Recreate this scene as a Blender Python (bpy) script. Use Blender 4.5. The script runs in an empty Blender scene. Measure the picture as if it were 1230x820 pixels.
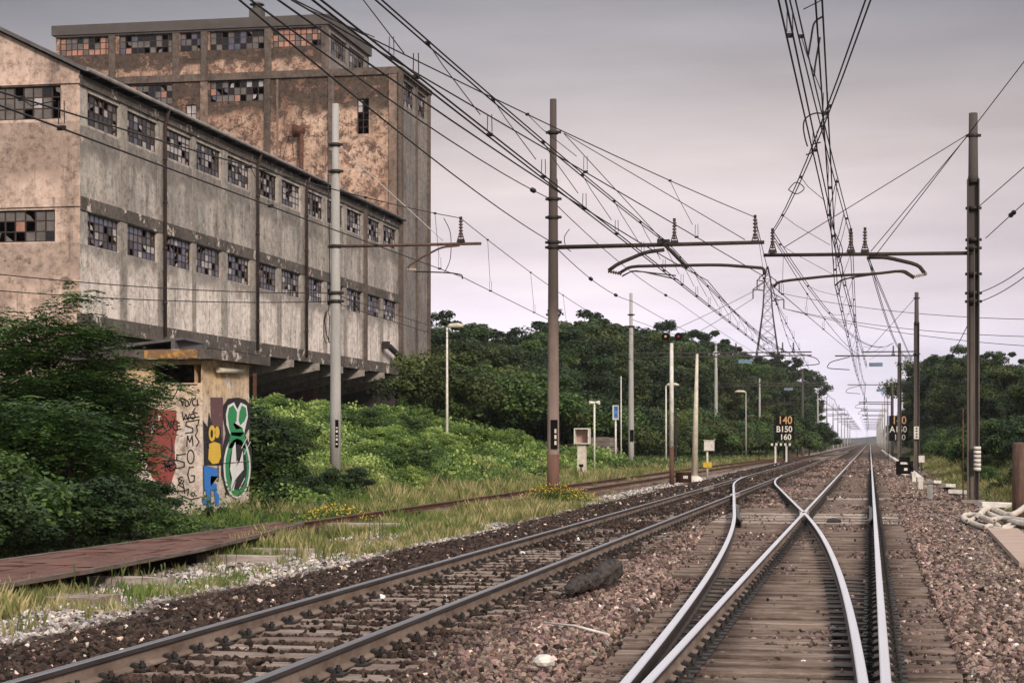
import bpy, math, random
import numpy as np
from mathutils import Vector, Matrix
random.seed(7); RNG = np.random.default_rng(7)
SC = bpy.context.scene
COL = SC.collection

# ------------------------------------------------------------------ camera
F = 2260.0; CXP = 615.0; HYP = 530.0; CAMH = 1.69
YAW = math.atan(430 / F)
cam_d = bpy.data.cameras.new("camera"); cam = bpy.data.objects.new("camera", cam_d); COL.objects.link(cam)
cam.location = (0, 0, CAMH); cam.rotation_euler = (math.radians(90), 0, YAW)
cam_d.sensor_width = 36; cam_d.lens = F / 1230 * 36
cam_d.shift_y = (HYP - 410) / 1230
cam_d.clip_start = 0.1; cam_d.clip_end = 6000
SC.camera = cam
# ------------------------------------------------------------------ view / exposure
SC.view_settings.view_transform = 'Standard'; SC.view_settings.look = 'None'
SC.view_settings.exposure = 1.12; SC.view_settings.gamma = 1.0
SC.cycles.max_bounces = 6; SC.cycles.transparent_max_bounces = 8; SC.cycles.use_denoising = True
SC.cycles.volume_bounces = 0
# ------------------------------------------------------------------ sun
SUN_DIR = Vector((0.70, -1.0, 0.64)).normalized()
sl = bpy.data.lights.new("sun", 'SUN'); so = bpy.data.objects.new("sun", sl); COL.objects.link(so)
sl.energy = 1.5; sl.angle = math.radians(10); sl.color = (1.0, 0.86, 0.74)
so.rotation_euler = SUN_DIR.to_track_quat('Z', 'Y').to_euler(); so.location = (0, 0, 60)
# ------------------------------------------------------------------ world
W = bpy.data.worlds.new("World"); SC.world = W; W.use_nodes = True
nt = W.node_tree; nt.nodes.clear()
out = nt.nodes.new('ShaderNodeOutputWorld'); add = nt.nodes.new('ShaderNodeAddShader')
b1 = nt.nodes.new('ShaderNodeBackground'); b2 = nt.nodes.new('ShaderNodeBackground')
sky = nt.nodes.new('ShaderNodeTexSky'); sky.sky_type = 'NISHITA'; sky.sun_disc = False
sky.sun_elevation = math.asin(SUN_DIR.z); sky.sun_rotation = math.atan2(SUN_DIR.x, SUN_DIR.y)
sky.air_density = 1; sky.dust_density = 4
nt.links.new(sky.outputs[0], b1.inputs[0]); b1.inputs[1].default_value = 0.006
tc = nt.nodes.new('ShaderNodeTexCoord'); sp = nt.nodes.new('ShaderNodeSeparateXYZ'); nt.links.new(tc.outputs['Generated'], sp.inputs[0])
mp = nt.nodes.new('ShaderNodeMapping'); mp.inputs['Scale'].default_value = (2.2, 2.2, 14); nt.links.new(tc.outputs['Generated'], mp.inputs[0])
nz = nt.nodes.new('ShaderNodeTexNoise'); nz.inputs['Scale'].default_value = 1.3; nz.inputs['Detail'].default_value = 5; nz.inputs['Roughness'].default_value = .45; nt.links.new(mp.outputs[0], nz.inputs[0])
ad = nt.nodes.new('ShaderNodeMath'); ad.operation = 'MULTIPLY_ADD'; nt.links.new(nz.outputs[0], ad.inputs[0]); ad.inputs[1].default_value = 0.06
nt.links.new(sp.outputs[2], ad.inputs[2])
sub = nt.nodes.new('ShaderNodeMath'); sub.operation = 'SUBTRACT'; nt.links.new(ad.outputs[0], sub.inputs[0]); sub.inputs[1].default_value = 0.03
rp = nt.nodes.new('ShaderNodeValToRGB'); nt.links.new(sub.outputs[0], rp.inputs[0]); cr = rp.color_ramp
stops = [(0.0, (.56, .52, .61)), (.05, (.49, .445, .515)), (.10, (.435, .378, .40)), (.145, (.38, .322, .318)), (.185, (.265, .235, .238)), (.235, (.155, .15, .165)), (.34, (.16, .16, .175)), (.6, (1.05, 1.0, 1.0)), (1.0, (1.1, 1.07, 1.1))]
cr.elements[0].position = stops[0][0]; cr.elements[0].color = (*stops[0][1], 1); cr.elements[1].position = stops[1][0]; cr.elements[1].color = (*stops[1][1], 1)
for p, c_ in stops[2:]:
    e = cr.elements.new(p); e.color = (*c_, 1)
# the cloud cover is thinner (brighter) to the north-west
dt = nt.nodes.new('ShaderNodeVectorMath'); dt.operation = 'DOT_PRODUCT'; nt.links.new(tc.outputs['Generated'], dt.inputs[0]); dt.inputs[1].default_value = (-.16, .98, 0.06)
mr = nt.nodes.new('ShaderNodeMapRange'); nt.links.new(dt.outputs['Value'], mr.inputs[0])
mr.inputs[1].default_value = .93; mr.inputs[2].default_value = 1.0; mr.inputs[3].default_value = .60; mr.inputs[4].default_value = 1.05
ml = nt.nodes.new('ShaderNodeVectorMath'); ml.operation = 'SCALE'; nt.links.new(rp.outputs[0], ml.inputs[0]); nt.links.new(mr.outputs[0], ml.inputs[3])
nz2 = nt.nodes.new('ShaderNodeTexNoise'); nz2.inputs['Scale'].default_value = 2.6; nz2.inputs['Detail'].default_value = 6; nz2.inputs['Roughness'].default_value = .5; nt.links.new(mp.outputs[0], nz2.inputs[0])
mr2 = nt.nodes.new('ShaderNodeMapRange'); nt.links.new(nz2.outputs[0], mr2.inputs[0]); mr2.inputs[1].default_value = .3; mr2.inputs[2].default_value = .7; mr2.inputs[3].default_value = .82; mr2.inputs[4].default_value = 1.15
ml2 = nt.nodes.new('ShaderNodeVectorMath'); ml2.operation = 'SCALE'; nt.links.new(ml.outputs[0], ml2.inputs[0]); nt.links.new(mr2.outputs[0], ml2.inputs[3])
nt.links.new(ml2.outputs[0], b2.inputs[0]); b2.inputs[1].default_value = 0.9
nt.links.new(b1.outputs[0], add.inputs[0]); nt.links.new(b2.outputs[0], add.inputs[1]); nt.links.new(add.outputs[0], out.inputs[0])

# ------------------------------------------------------------------ geometry helpers
_s, _c = math.sin(YAW), math.cos(YAW)
def ray(x, y):
    u = (x - CXP) / F; v = (HYP - y) / F
    return (-_s + u * _c, _c + u * _s, v)
def P(x, y, Y):
    "survey point: where the sight line meets the plane at distance Y along the railway"
    r = ray(CURX if x == 0 else x, y); t = Y / r[1]; return (r[0] * t, Y, CAMH + r[2] * t)
CURX = 615
def PX(x, y, X):
    r = ray(x, y); t = X / r[0]; return (X, r[1] * t, CAMH + r[2] * t)

def mesh_np(name, v, f, mats, mi=None, smooth=False):
    me = bpy.data.meshes.new(name); v = np.asarray(v, np.float32); f = np.asarray(f, np.int32)
    k = f.shape[1]; me.vertices.add(len(v)); me.vertices.foreach_set('co', v.ravel())
    me.loops.add(f.size); me.loops.foreach_set('vertex_index', f.ravel())
    me.polygons.add(len(f)); me.polygons.foreach_set('loop_start', np.arange(0, f.size, k, dtype=np.int32))
    try: me.polygons.foreach_set('loop_total', np.full(len(f), k, np.int32))
    except Exception: pass
    for m in mats: me.materials.append(m)
    if mi is not None: me.polygons.foreach_set('material_index', np.asarray(mi, np.int32))
    me.polygons.foreach_set('use_smooth', np.full(len(f), smooth, bool))
    me.update(calc_edges=True); return me

def link(name, me, parent=None, loc=None):
    o = bpy.data.objects.new(name, me); COL.objects.link(o)
    if parent is not None: o.parent = parent
    if loc is not None: o.location = loc
    return o
def tag(o, label=None, cat=None, group=None, kind=None):
    if label: o['label'] = label
    if cat: o['category'] = cat
    if group: o['group'] = group
    if kind: o['kind'] = kind
    return o
def thing(name, label, cat, loc=(0, 0, 0), group=None, rz=0):
    o = bpy.data.objects.new(name, None); COL.objects.link(o); o.location = loc; o.rotation_euler = (0, 0, rz); o.empty_display_size = .3
    return tag(o, label, cat, group)
def copy_thing(r, loc, rz=None, label=None, scale=None):
    n = r.copy(); COL.objects.link(n); n.location = loc
    if rz is not None: n.rotation_euler = (0, 0, rz)
    if scale is not None: n.scale = scale if hasattr(scale, '__len__') else (scale,) * 3
    if label: n['label'] = label
    for ch in list(r.children):
        c = ch.copy(); COL.objects.link(c); c.parent = n
        for g in list(ch.children):
            d = g.copy(); COL.objects.link(d); d.parent = c
    return n

class MB:
    def __init__(s): s.v = []; s.f = []; s.m = []; s.sm = []
    def face(s, pts, m=0, sm=False):
        b = len(s.v); s.v += [tuple(p) for p in pts]; s.f.append(tuple(range(b, b + len(pts)))); s.m.append(m); s.sm.append(sm)
    def box(s, x0, x1, y0, y1, z0, z1, m=0):
        b = len(s.v)
        s.v += [(x0, y0, z0), (x1, y0, z0), (x1, y1, z0), (x0, y1, z0), (x0, y0, z1), (x1, y0, z1), (x1, y1, z1), (x0, y1, z1)]
        for q in ((0, 3, 2, 1), (4, 5, 6, 7), (0, 1, 5, 4), (1, 2, 6, 5), (2, 3, 7, 6), (3, 0, 4, 7)):
            s.f.append(tuple(b + i for i in q)); s.m.append(m); s.sm.append(False)
    def obox(s, c, d, L, w, h, m=0, up=(0, 0, 1)):
        "box centred at c, long axis d"
        d = Vector(d).normalized(); up = Vector(up); sd = d.cross(up)
        if sd.length < 1e-4: sd = Vector((1, 0, 0))
        sd.normalize(); up = sd.cross(d); c = Vector(c); b = len(s.v)
        for i in (-1, 1):
            for j, k in ((-1, -1), (1, -1), (1, 1), (-1, 1)):
                s.v.append(tuple(c + d * (i * L / 2) + sd * (j * w / 2) + up * (k * h / 2)))
        for q in ((0, 3, 2, 1), (4, 5, 6, 7), (0, 1, 5, 4), (1, 2, 6, 5), (2, 3, 7, 6), (3, 0, 4, 7)):
            s.f.append(tuple(b + i for i in q)); s.m.append(m); s.sm.append(False)
    def bar(s, p0, p1, w, h=None, m=0):
        p0 = Vector(p0); p1 = Vector(p1); s.obox((p0 + p1) / 2, p1 - p0, (p1 - p0).length, w, h or w, m)
    def tube(s, pts, r, n=8, m=0, cap=True):
        pts = [Vector(p) for p in pts]; N = len(pts)
        rs = r if hasattr(r, '__len__') else [r] * N
        b = len(s.v); prev = None
        for i, p in enumerate(pts):
            t = (pts[min(i + 1, N - 1)] - pts[max(i - 1, 0)])
            if t.length < 1e-9: t = Vector((0, 0, 1))
            t.normalize()
            if prev is None:
                a = Vector((0, 0, 1)) if abs(t.z) < .9 else Vector((1, 0, 0))
                u = t.cross(a).normalized()
            else:
                u = (prev - t * prev.dot(t))
                if u.length < 1e-5: u = t.orthogonal()
                u.normalize()
            prev = u; w = t.cross(u)
            for k in range(n):
                an = 2 * math.pi * k / n
                s.v.append(tuple(p + (u * math.cos(an) + w * math.sin(an)) * rs[i]))
        for i in range(N - 1):
            for k in range(n):
                a = b + i * n + k; a2 = b + i * n + (k + 1) % n
                s.f.append((a, a2, a2 + n, a + n)); s.m.append(m); s.sm.append(n > 4)
        if cap:
            s.f.append(tuple(b + k for k in range(n))[::-1]); s.m.append(m); s.sm.append(False)
            s.f.append(tuple(b + (N - 1) * n + k for k in range(n))); s.m.append(m); s.sm.append(False)
    def build(s, name, mats, parent=None, wpos=None):
        "vertices are world coordinates; wpos = location of the (unrotated) parent / own origin"
        if not isinstance(mats, (list, tuple)): mats = [mats]
        o0 = Vector(wpos) if wpos is not None else (Vector(parent.location) if parent is not None and parent.parent is None else Vector((0, 0, 0)))
        me = bpy.data.meshes.new(name)
        me.from_pydata([(a - o0.x, b_ - o0.y, c_ - o0.z) for a, b_, c_ in s.v], [], s.f)
        for m in mats: me.materials.append(m)
        me.polygons.foreach_set('material_index', s.m); me.polygons.foreach_set('use_smooth', s.sm); me.update()
        o = link(name, me, parent)
        if parent is None: o.location = o0
        return o

# ------------------------------------------------------------------ material helpers
class NT:
    def __init__(s, name):
        s.mat = bpy.data.materials.new(name); s.mat.use_nodes = True; s.t = s.mat.node_tree; s.t.nodes.clear()
        s.out = s.n('ShaderNodeOutputMaterial'); s.b = s.n('ShaderNodeBsdfPrincipled'); s.l(s.b.outputs[0], s.out.inputs[0])
        s.geo = s.n('ShaderNodeNewGeometry'); s.pos = s.geo.outputs['Position']
    def n(s, t): return s.t.nodes.new(t)
    def l(s, a, b): s.t.links.new(a, b)
    def setin(s, i, v):
        if hasattr(v, 'is_output') or hasattr(v, 'links'): s.l(v, i)
        elif isinstance(v, tuple) and len(v) == 3 and i.type == 'RGBA': i.default_value = (*v, 1)
        else: i.default_value = v
    def mapv(s, sc, vec=None, loc=(0, 0, 0)):
        m = s.n('ShaderNodeMapping'); s.l(vec or s.pos, m.inputs[0]); m.inputs['Scale'].default_value = sc; m.inputs['Location'].default_value = loc; return m.outputs[0]
    def noise(s, scale, detail=4, rough=.55, vec=None, dist=0):
        m = s.n('ShaderNodeTexNoise'); s.l(vec or s.pos, m.inputs[0]); m.inputs['Scale'].default_value = scale; m.inputs['Detail'].default_value = detail
        m.inputs['Roughness'].default_value = rough; m.inputs['Distortion'].default_value = dist; return m.outputs[0]
    def vor(s, scale, vec=None, feat='F1', out='Distance'):
        m = s.n('ShaderNodeTexVoronoi'); m.feature = feat; s.l(vec or s.pos, m.inputs['Vector']); m.inputs['Scale'].default_value = scale; return m.outputs[out]
    def ramp(s, fac, stops, interp='LINEAR'):
        r = s.n('ShaderNodeValToRGB'); s.l(fac, r.inputs[0]); c = r.color_ramp; c.interpolation = interp
        f = lambda v: (v, v, v, 1) if not isinstance(v, tuple) else (*v, 1)
        c.elements[0].position, c.elements[0].color = stops[0][0], f(stops[0][1]); c.elements[1].position, c.elements[1].color = stops[-1][0], f(stops[-1][1])
        for p, v in stops[1:-1]:
            e = c.elements.new(p); e.color = f(v)
        return r.outputs[0]
    def mix(s, fac, a, b, mode='MIX'):
        m = s.n('ShaderNodeMix'); m.data_type = 'RGBA'; m.blend_type = mode
        s.setin(m.inputs[0], fac); s.setin(m.inputs[6], a); s.setin(m.inputs[7], b); return m.outputs[2]
    def math(s, op, a, b=0.0):
        m = s.n('ShaderNodeMath'); m.operation = op; s.setin(m.inputs[0], a); s.setin(m.inputs[1], b); return m.outputs[0]
    def xyz(s): m = s.n('ShaderNodeSeparateXYZ'); s.l(s.pos, m.inputs[0]); return m.outputs
    def bump(s, h, st=.5, d=.02):
        m = s.n('ShaderNodeBump'); s.l(h, m.inputs['Height']); m.inputs['Strength'].default_value = st; m.inputs['Distance'].default_value = d; s.l(m.outputs[0], s.b.inputs['Normal'])
    def done(s, col, rough=.85, metal=0, spec=.3):
        s.setin(s.b.inputs['Base Color'], col); s.setin(s.b.inputs['Roughness'], rough); s.b.inputs['Metallic'].default_value = metal
        s.b.inputs['Specular IOR Level'].default_value = spec; return s.mat

def simple(name, c1, c2=None, scale=4, rough=.8, metal=0, bump=0, bd=.01, spec=.3, lo=.35, hi=.65, det=5):
    m = NT(name); c2 = c2 or tuple(x * .7 for x in c1); n = m.noise(scale, det, .6)
    if bump: m.bump(m.noise(scale * 4, 4, .6), bump, bd)
    return m.done(m.mix(m.ramp(n, [(lo, 0.), (hi, 1.)]), c1, c2), rough, metal, spec)

def plaster(name, a, b, dirt, bare, dirt_amt=.5, bare_thr=.62, bands=None, wet=.5, brick=False, low=None, mott=None):
    m = NT(name)
    base = m.mix(m.ramp(m.noise(.35, 5, .6), [(.38, 0.), (.62, 1.)]), a, b)
    if low:
        zl = m.math('ADD', m.xyz()[2], m.math('MULTIPLY', m.noise(.5, 6, .7), 2.4)); q = m.n('ShaderNodeMapRange'); m.l(zl, q.inputs[0]); q.inputs[1].default_value = low[0]; q.inputs[2].default_value = low[0] + 1.8; q.inputs[3].default_value = .75; q.inputs[4].default_value = 0.; base = m.mix(q.outputs[0], base, low[1])
    if mott: base = m.mix(m.ramp(m.noise(1.6, 10, .78, m.mapv((1, 1, 1), loc=(2, 5, 8))), [(mott[0], 0.), (mott[0] + .06, 1.)]), base, mott[1])
    speck = m.ramp(m.noise(3.2, 10, .82), [(.36, .42), (.5, 1.), (.66, 1.3)])
    st = m.noise(1.5, 5, .65, m.mapv((1.1, 1.1, .10)))
    stz = m.noise(.5, 6, .7, m.mapv((1, 1, .7), loc=(4, 9, 2)))
    f = m.math('MULTIPLY', m.ramp(st, [(.42, 0.), (.68, 1.)]), m.ramp(stz, [(.35, .15), (.65, 1.)]))
    f = m.math('MULTIPLY', f, dirt_amt)
    if bands:      # dirt that has soaked down from the concrete bands (z positions), broken up by noise
        z = m.xyz()[2]; z2 = m.math('ADD', z, m.math('MULTIPLY', m.math('SUBTRACT', m.noise(.8, 7, .75), .5), 3.6))
        tot = None
        for z0, z1 in bands:
            q = m.n('ShaderNodeMapRange'); q.interpolation_type = 'SMOOTHSTEP'; m.l(z2, q.inputs[0]); q.inputs[1].default_value = z0; q.inputs[2].default_value = z0 + (z1 - z0) * .35
            w = m.math('MULTIPLY', q.outputs[0], m.math('LESS_THAN', z, z1))
            tot = w if tot is None else m.math('MAXIMUM', tot, w)
        f = m.math('MAXIMUM', f, m.math('MULTIPLY', tot, wet))
    st2 = m.ramp(m.noise(2.6, 4, .6, m.mapv((1.6, 1.6, .045), loc=(7, 2, 3))), [(.56, 0.), (.66, 1.)]); f2 = m.math('MULTIPLY', m.math('MULTIPLY', st2, m.ramp(m.noise(.6, 5, .7, m.mapv((1, 1, .8), loc=(1, 8, 5))), [(.45, 0.), (.62, 1.)])), .7); f = m.math('MAXIMUM', f, f2)
    c = m.mix(f, base, dirt)
    pn = m.noise(.9, 9, .72, m.mapv((1, 1, 1.2), loc=(3, 1, 7)))
    pm = m.ramp(pn, [(bare_thr, 0.), (bare_thr + .03, 1.)])
    bc = bare
    if brick:
        bt = m.n('ShaderNodeTexBrick'); cx = m.n('ShaderNodeCombineXYZ'); xo = m.xyz(); m.l(m.math('ADD', xo[0], xo[1]), cx.inputs[0]); m.l(xo[2], cx.inputs[1])
        m.l(cx.outputs[0], bt.inputs['Vector']); bt.inputs['Scale'].default_value = 3.2; bt.inputs['Color1'].default_value = (.24, .12, .08, 1); bt.inputs['Color2'].default_value = (.16, .09, .065, 1); bt.inputs['Mortar'].default_value = (.25, .2, .17, 1)
        bc = bt.outputs[0]
    c = m.mix(pm, c, bc); c = m.mix(1.0, c, speck, 'MULTIPLY')
    pale_patch = m.ramp(m.noise(1.7, 9, .75, m.mapv((1, 1, 1), loc=(9, 3, 1))), [(.62, 0.), (.66, 1.)])  # random paler patches of the base plaster colour
    c = m.mix(m.math('MULTIPLY', pale_patch, .35), c, tuple(min(1, x * 1.25) for x in a))
    h = m.math('ADD', m.math('MULTIPLY', m.noise(6, 6, .7), .6), m.math('MULTIPLY', pm, -.5)); m.bump(h, .55, .03)
    return m.done(c, .92, 0, .15)

M = {}
M['gable'] = plaster('gable plaster', (.64, .49, .41), (.50, .37, .30), (.09, .07, .06), (.25, .19, .155), .85, .60, [(12.2, 14.9), (8.2, 9.9)], .45)
M['facade'] = plaster('facade plaster', (.48, .43, .385), (.30, .28, .255), (.07, .062, .058), (.52, .40, .34), .85, .61, [(13.5, 14.75), (9.35, 9.85)], .55, low=(9.9, (.80, .715, .66)))
M['facade_low'] = M['facade']
M['towerp'] = plaster('tower plaster', (.60, .43, .33), (.44, .285, .205), (.060, .046, .038), (.24, .15, .11), .85, .56, [(28.0, 29.3), (24.2, 27.2)], .93, True, mott=(.49, (.17, .11, .085)))
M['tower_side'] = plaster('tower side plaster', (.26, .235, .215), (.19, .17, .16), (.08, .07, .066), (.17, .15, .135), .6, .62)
M['band'] = plaster('band concrete', (.14, .12, .107), (.095, .083, .075), (.05, .043, .04), (.55, .48, .43), .7, .57)
M['frame_c'] = plaster('frame concrete', (.16, .125, .105), (.11, .088, .075), (.05, .042, .038), (.30, .22, .17), .7, .64)
M['warm_pier'] = plaster('warm pier', (.30, .215, .17), (.19, .14, .112), (.10, .085, .075), (.42, .32, .26), .7, .62)
M['pier'] = plaster('pier', (.36, .33, .29), (.28, .25, .225), (.12, .105, .095), (.4, .32, .26), .5, .65)
M['roofing'] = simple('roofing felt', (.13, .12, .125), (.075, .07, .07), 1.5, .8, bump=.3)
M['parapet'] = simple('parapet sheet', (.10, .088, .082), (.075, .066, .062), .8, .8)
M['muntin'] = simple('rusty window bars', (.06, .035, .028), (.03, .022, .02), 6, .8)
M['g_dark'] = simple('dark glass', (.018, .020, .024), (.012, .012, .014), 3, .18, spec=.5)
M['g_blue'] = simple('blue grey glass', (.12, .13, .19), (.07, .075, .11), 2, .3, spec=.5)
M['g_pale'] = simple('wired pale glass and sky gaps', (.50, .47, .47), (.30, .28, .29), 2, .45, spec=.5)  # also painted on tower panes where sky shows through
M['g_mid'] = simple('dusty grey glass', (.17, .155, .145), (.10, .09, .085), 2, .4, spec=.5)
M['g_rose'] = simple('dusty rose glass', (.48, .25, .18), (.25, .14, .105), 1.2, .45, spec=.4)
M['rust'] = simple('rust', (.13, .055, .032), (.055, .03, .022), 5, .85, bump=.3)
M['pipe'] = simple('rusty drain pipe', (.06, .032, .025), (.025, .018, .016), 1.2, .8)
M['black'] = simple('black iron', (.018, .017, .017), (.03, .026, .024), 8, .6)
M['wire'] = simple('wire', (.014, .013, .014), (.02, .018, .018), 3, .6)
M['wire_pale'] = simple('pale cable', (.5, .48, .46), (.4, .38, .36), 3, .6)
M['insul'] = simple('glazed brown insulator', (.07, .032, .022), (.05, .025, .018), 9, .3, spec=.6)
M['insul_p'] = simple('pale insulator', (.45, .38, .30), (.3, .25, .2), 9, .35, spec=.6)
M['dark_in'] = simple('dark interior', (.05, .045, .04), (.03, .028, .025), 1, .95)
def mast_mat(name, a, b, sc=1.0, top=None):
    m = NT(name); v = m.mapv((3, 3, .35)); n = m.noise(1.6, 6, .65, v); f = m.noise(14, 5, .7)
    c = m.mix(m.ramp(n, [(.35, 0.), (.65, 1.)]), a, b); c = m.mix(m.ramp(f, [(.3, 0.), (.7, .35)]), c, tuple(x * .55 for x in a)); m.bump(f, .3, .01)
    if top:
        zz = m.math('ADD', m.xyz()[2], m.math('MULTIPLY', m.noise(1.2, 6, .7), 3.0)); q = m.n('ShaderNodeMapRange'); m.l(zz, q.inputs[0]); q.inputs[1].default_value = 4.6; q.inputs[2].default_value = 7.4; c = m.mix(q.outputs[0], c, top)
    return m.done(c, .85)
M['mast_pale'] = mast_mat('pale concrete mast', (.42, .41, .39), (.30, .29, .275))
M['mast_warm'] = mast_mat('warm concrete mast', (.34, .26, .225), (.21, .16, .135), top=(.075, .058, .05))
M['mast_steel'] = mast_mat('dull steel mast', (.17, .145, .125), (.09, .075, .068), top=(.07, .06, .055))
M['mast_low'] = mast_mat('rust painted mast foot', (.16, .085, .06), (.09, .05, .038))
M['arm'] = mast_mat('rusty arm tube', (.15, .085, .058), (.06, .04, .033))
M['arm_dark'] = mast_mat('dark arm tube', (.06, .040, .032), (.03, .023, .02))
M['white'] = simple('weathered white paint', (.72, .70, .64), (.5, .47, .42), 6, .6)
M['cream'] = simple('cream paint', (.62, .58, .48), (.48, .43, .34), 5, .6)
M['yellow'] = simple('yellow paint', (.70, .48, .05), (.5, .33, .04), 6, .6)
M['blue'] = simple('blue sign', (.05, .14, .34), (.04, .10, .26), 8, .4)
M['signblack'] = simple('black sign', (.006, .006, .006), (.010, .010, .010), 5, .9, spec=.05)
M['plate'] = simple('grey blue plate', (.16, .24, .32), (.12, .18, .25), 4, .7)
M['dark_steel'] = simple('dark lattice steel', (.07, .065, .065), (.04, .037, .037), .2, .8)
M['orange'] = simple('worn orange yellow', (.60, .38, .17), (.42, .24, .10), 8, .6)
M['chalk'] = simple('worn white letters', (.78, .74, .66), (.55, .5, .44), 8, .6)

def ground_mat():
    m = NT('ground'); x = m.xyz()
    nx = m.noise(.55, 5, .65); xx = m.math('ADD', x[0], m.math('MULTIPLY', m.math('SUBTRACT', nx, .5), 2.2))
    fac = m.math('DIVIDE', m.math('ADD', xx, 20.0), 40.0)
    g = lambda X: (X + 20) / 40
    veg = (.040, .045, .02); dark = (.060, .040, .032); white = (.44, .39, .35); pink = (.10, .072, .06); dry = (.13, .11, .05)
    zone = m.ramp(fac, [(0.0, veg), (g(-10.6), (.06, .06, .03)), (g(-9.2), dry), (g(-8.3), white), (g(-7.6), (.36, .31, .28)), (g(-7.1), dark), (g(-3.4), dark), (g(-2.6), pink), (g(1.2), (.17, .12, .105)), (g(2.6), (.15, .115, .095)), (g(4.4), dry), (g(6), veg), (1., veg)])
    v = m.vor(19, out='Color'); s = m.n('ShaderNodeSeparateColor'); m.l(v, s.inputs[0])
    val = m.ramp(s.outputs[0], [(0., .45), (.6, .95), (1., 1.7)])
    c = m.mix(1.0, zone, val, 'MULTIPLY'); d = m.vor(19)
    c = m.mix(m.ramp(d, [(.35, 0.), (.75, .75)]), c, (.02, .014, .011))
    big = m.noise(.25, 5, .6); c = m.mix(m.ramp(big, [(.4, 0.), (.7, .4)]), c, (.07, .05, .035))
    m.bump(m.math('SUBTRACT', 1.0, d), 1.0, .04)
    return m.done(c, .95, 0, .1)
M['ground'] = ground_mat()
m = NT('stone'); at = m.n('ShaderNodeAttribute'); at.attribute_type = 'INSTANCER'; at.attribute_name = 'col'
M['stone'] = m.done(m.mix(1.0, at.outputs['Color'], m.ramp(m.noise(45, 4, .7), [(.3, .65), (.7, 1.25)]), 'MULTIPLY'), .9, 0, .2)

def timber(name, a, b, streak=(.6, 14, 14), oil=False):
    m = NT(name); v = m.mapv(streak); n = m.noise(2.2, 8, .8, v); n2 = m.noise(1.1, 6, .75)
    c = m.mix(m.ramp(n, [(.38, 0.), (.58, 1.)]), a, b); c = m.mix(m.ramp(n2, [(.42, 0.), (.66, .75)]), c, (.07, .045, .035))
    if oil:
        xx = m.xyz()[0]; d = m.math('MINIMUM', m.math('ABSOLUTE', m.math('ADD', xx, 1.4)), m.math('ABSOLUTE', m.math('SUBTRACT', xx, .1))); d = m.math('ADD', d, m.math('MULTIPLY', m.math('SUBTRACT', m.noise(3, 6, .7), .5), .5)); c = m.mix(m.ramp(d, [(.10, .85), (.42, 0.)]), c, (.035, .024, .02))
    m.bump(n, .6, .015); return m.done(c, .9, 0, .15)
M['timber'] = timber('weathered sleeper', (.33, .26, .215), (.11, .083, .068), oil=True)
M['timber_pale'] = timber('pale sleeper', (.50, .44, .39), (.33, .28, .25))
M['concrete_sl'] = timber('dusty concrete sleeper', (.36, .30, .255), (.20, .155, .13))
M['deck'] = timber('red brown deck planks', (.20, .105, .085), (.13, .07, .058), (14, .5, 14))
M['deck_edge'] = timber('grey deck edge', (.24, .19, .165), (.10, .075, .06), (14, .5, 14))
def steel(name, c, rough, mm=1.0):
    m = NT(name); n = m.noise(1.0, 2, .5, m.mapv((14, .25, 1)))
    return m.done(m.mix(n, c, tuple(x * .82 for x in c)), rough, mm, .5)
M['rail_top'] = steel('polished rail head', (.98, .965, .99), .46)
M['rail_top_dull'] = steel('dull rail head', (.42, .41, .42), .36)
M['rail_top_rusty'] = simple('rusted rail head', (.12, .075, .055), (.08, .05, .04), 3, .6)
m = NT('rail web'); n = m.noise(2.0, 6, .65, m.mapv((1, .8, 3))); n2 = m.noise(9, 5, .7)
c = m.mix(m.ramp(n, [(.35, 0.), (.68, 1.)]), (.25, .19, .155), (.11, .075, .058)); c = m.mix(m.ramp(n2, [(.5, 0.), (.75, .5)]), c, (.05, .03, .024)); m.bump(n2, .3, .005)
M['rail_web'] = m.done(c, .85)
M['rail_side'] = simple('rail head side', (.07, .06, .058), (.045, .038, .036), 2, .5, metal=.3)
M['rail_web_dark'] = simple('oily rail web', (.05, .036, .03), (.025, .02, .018), 3, .6)

def leafmat(name, cols, scale=1.5, trans=.35, rough=.55):
    m = NT(name); n = m.noise(scale, 3, .6); r = m.n('ShaderNodeAttribute'); r.attribute_name = 'rnd'
    c = m.ramp(m.math('ADD', m.math('MULTIPLY', n, .5), m.math('MULTIPLY', r.outputs['Fac'], .5)), [(.28, cols[0]), (.5, cols[1]), (.72, cols[2])])
    m.done(c, rough, 0, .25)
    t = m.n('ShaderNodeBsdfTranslucent'); m.l(m.mix(1.0, c, (1.25, 1.3, .7), 'MULTIPLY'), t.inputs[0]); mx = m.n('ShaderNodeMixShader'); mx.inputs[0].default_value = trans
    m.l(m.b.outputs[0], mx.inputs[1]); m.l(t.outputs[0], mx.inputs[2]); m.l(mx.outputs[0], m.out.inputs[0]); return m.mat
M['leaf_dark'] = leafmat('dark leaves', [(.008, .020, .007), (.022, .046, .013), (.060, .100, .028)], .6, .22)
M['leaf_mid'] = leafmat('mid leaves', [(.014, .034, .009), (.045, .088, .020), (.125, .20, .048)], 1.0, .26)
M['leaf_bright'] = leafmat('bright creeper leaves', [(.026, .06, .012), (.125, .21, .042), (.42, .52, .17)], .9)
M['leaf_olive'] = leafmat('olive leaves', [(.018, .028, .008), (.050, .072, .017), (.12, .15, .04)], .8, .24)
M['leaf_feather'] = leafmat('feather leaves', [(.010, .026, .008), (.034, .072, .017), (.10, .175, .042)], 1.3, .25)
M['grass_dry'] = leafmat('dry grass', [(.09, .12, .035), (.24, .24, .10), (.56, .47, .29)], .8)
M['grass_green'] = leafmat('green grass', [(.06, .11, .025), (.12, .19, .045), (.24, .28, .09)], .8)
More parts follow.
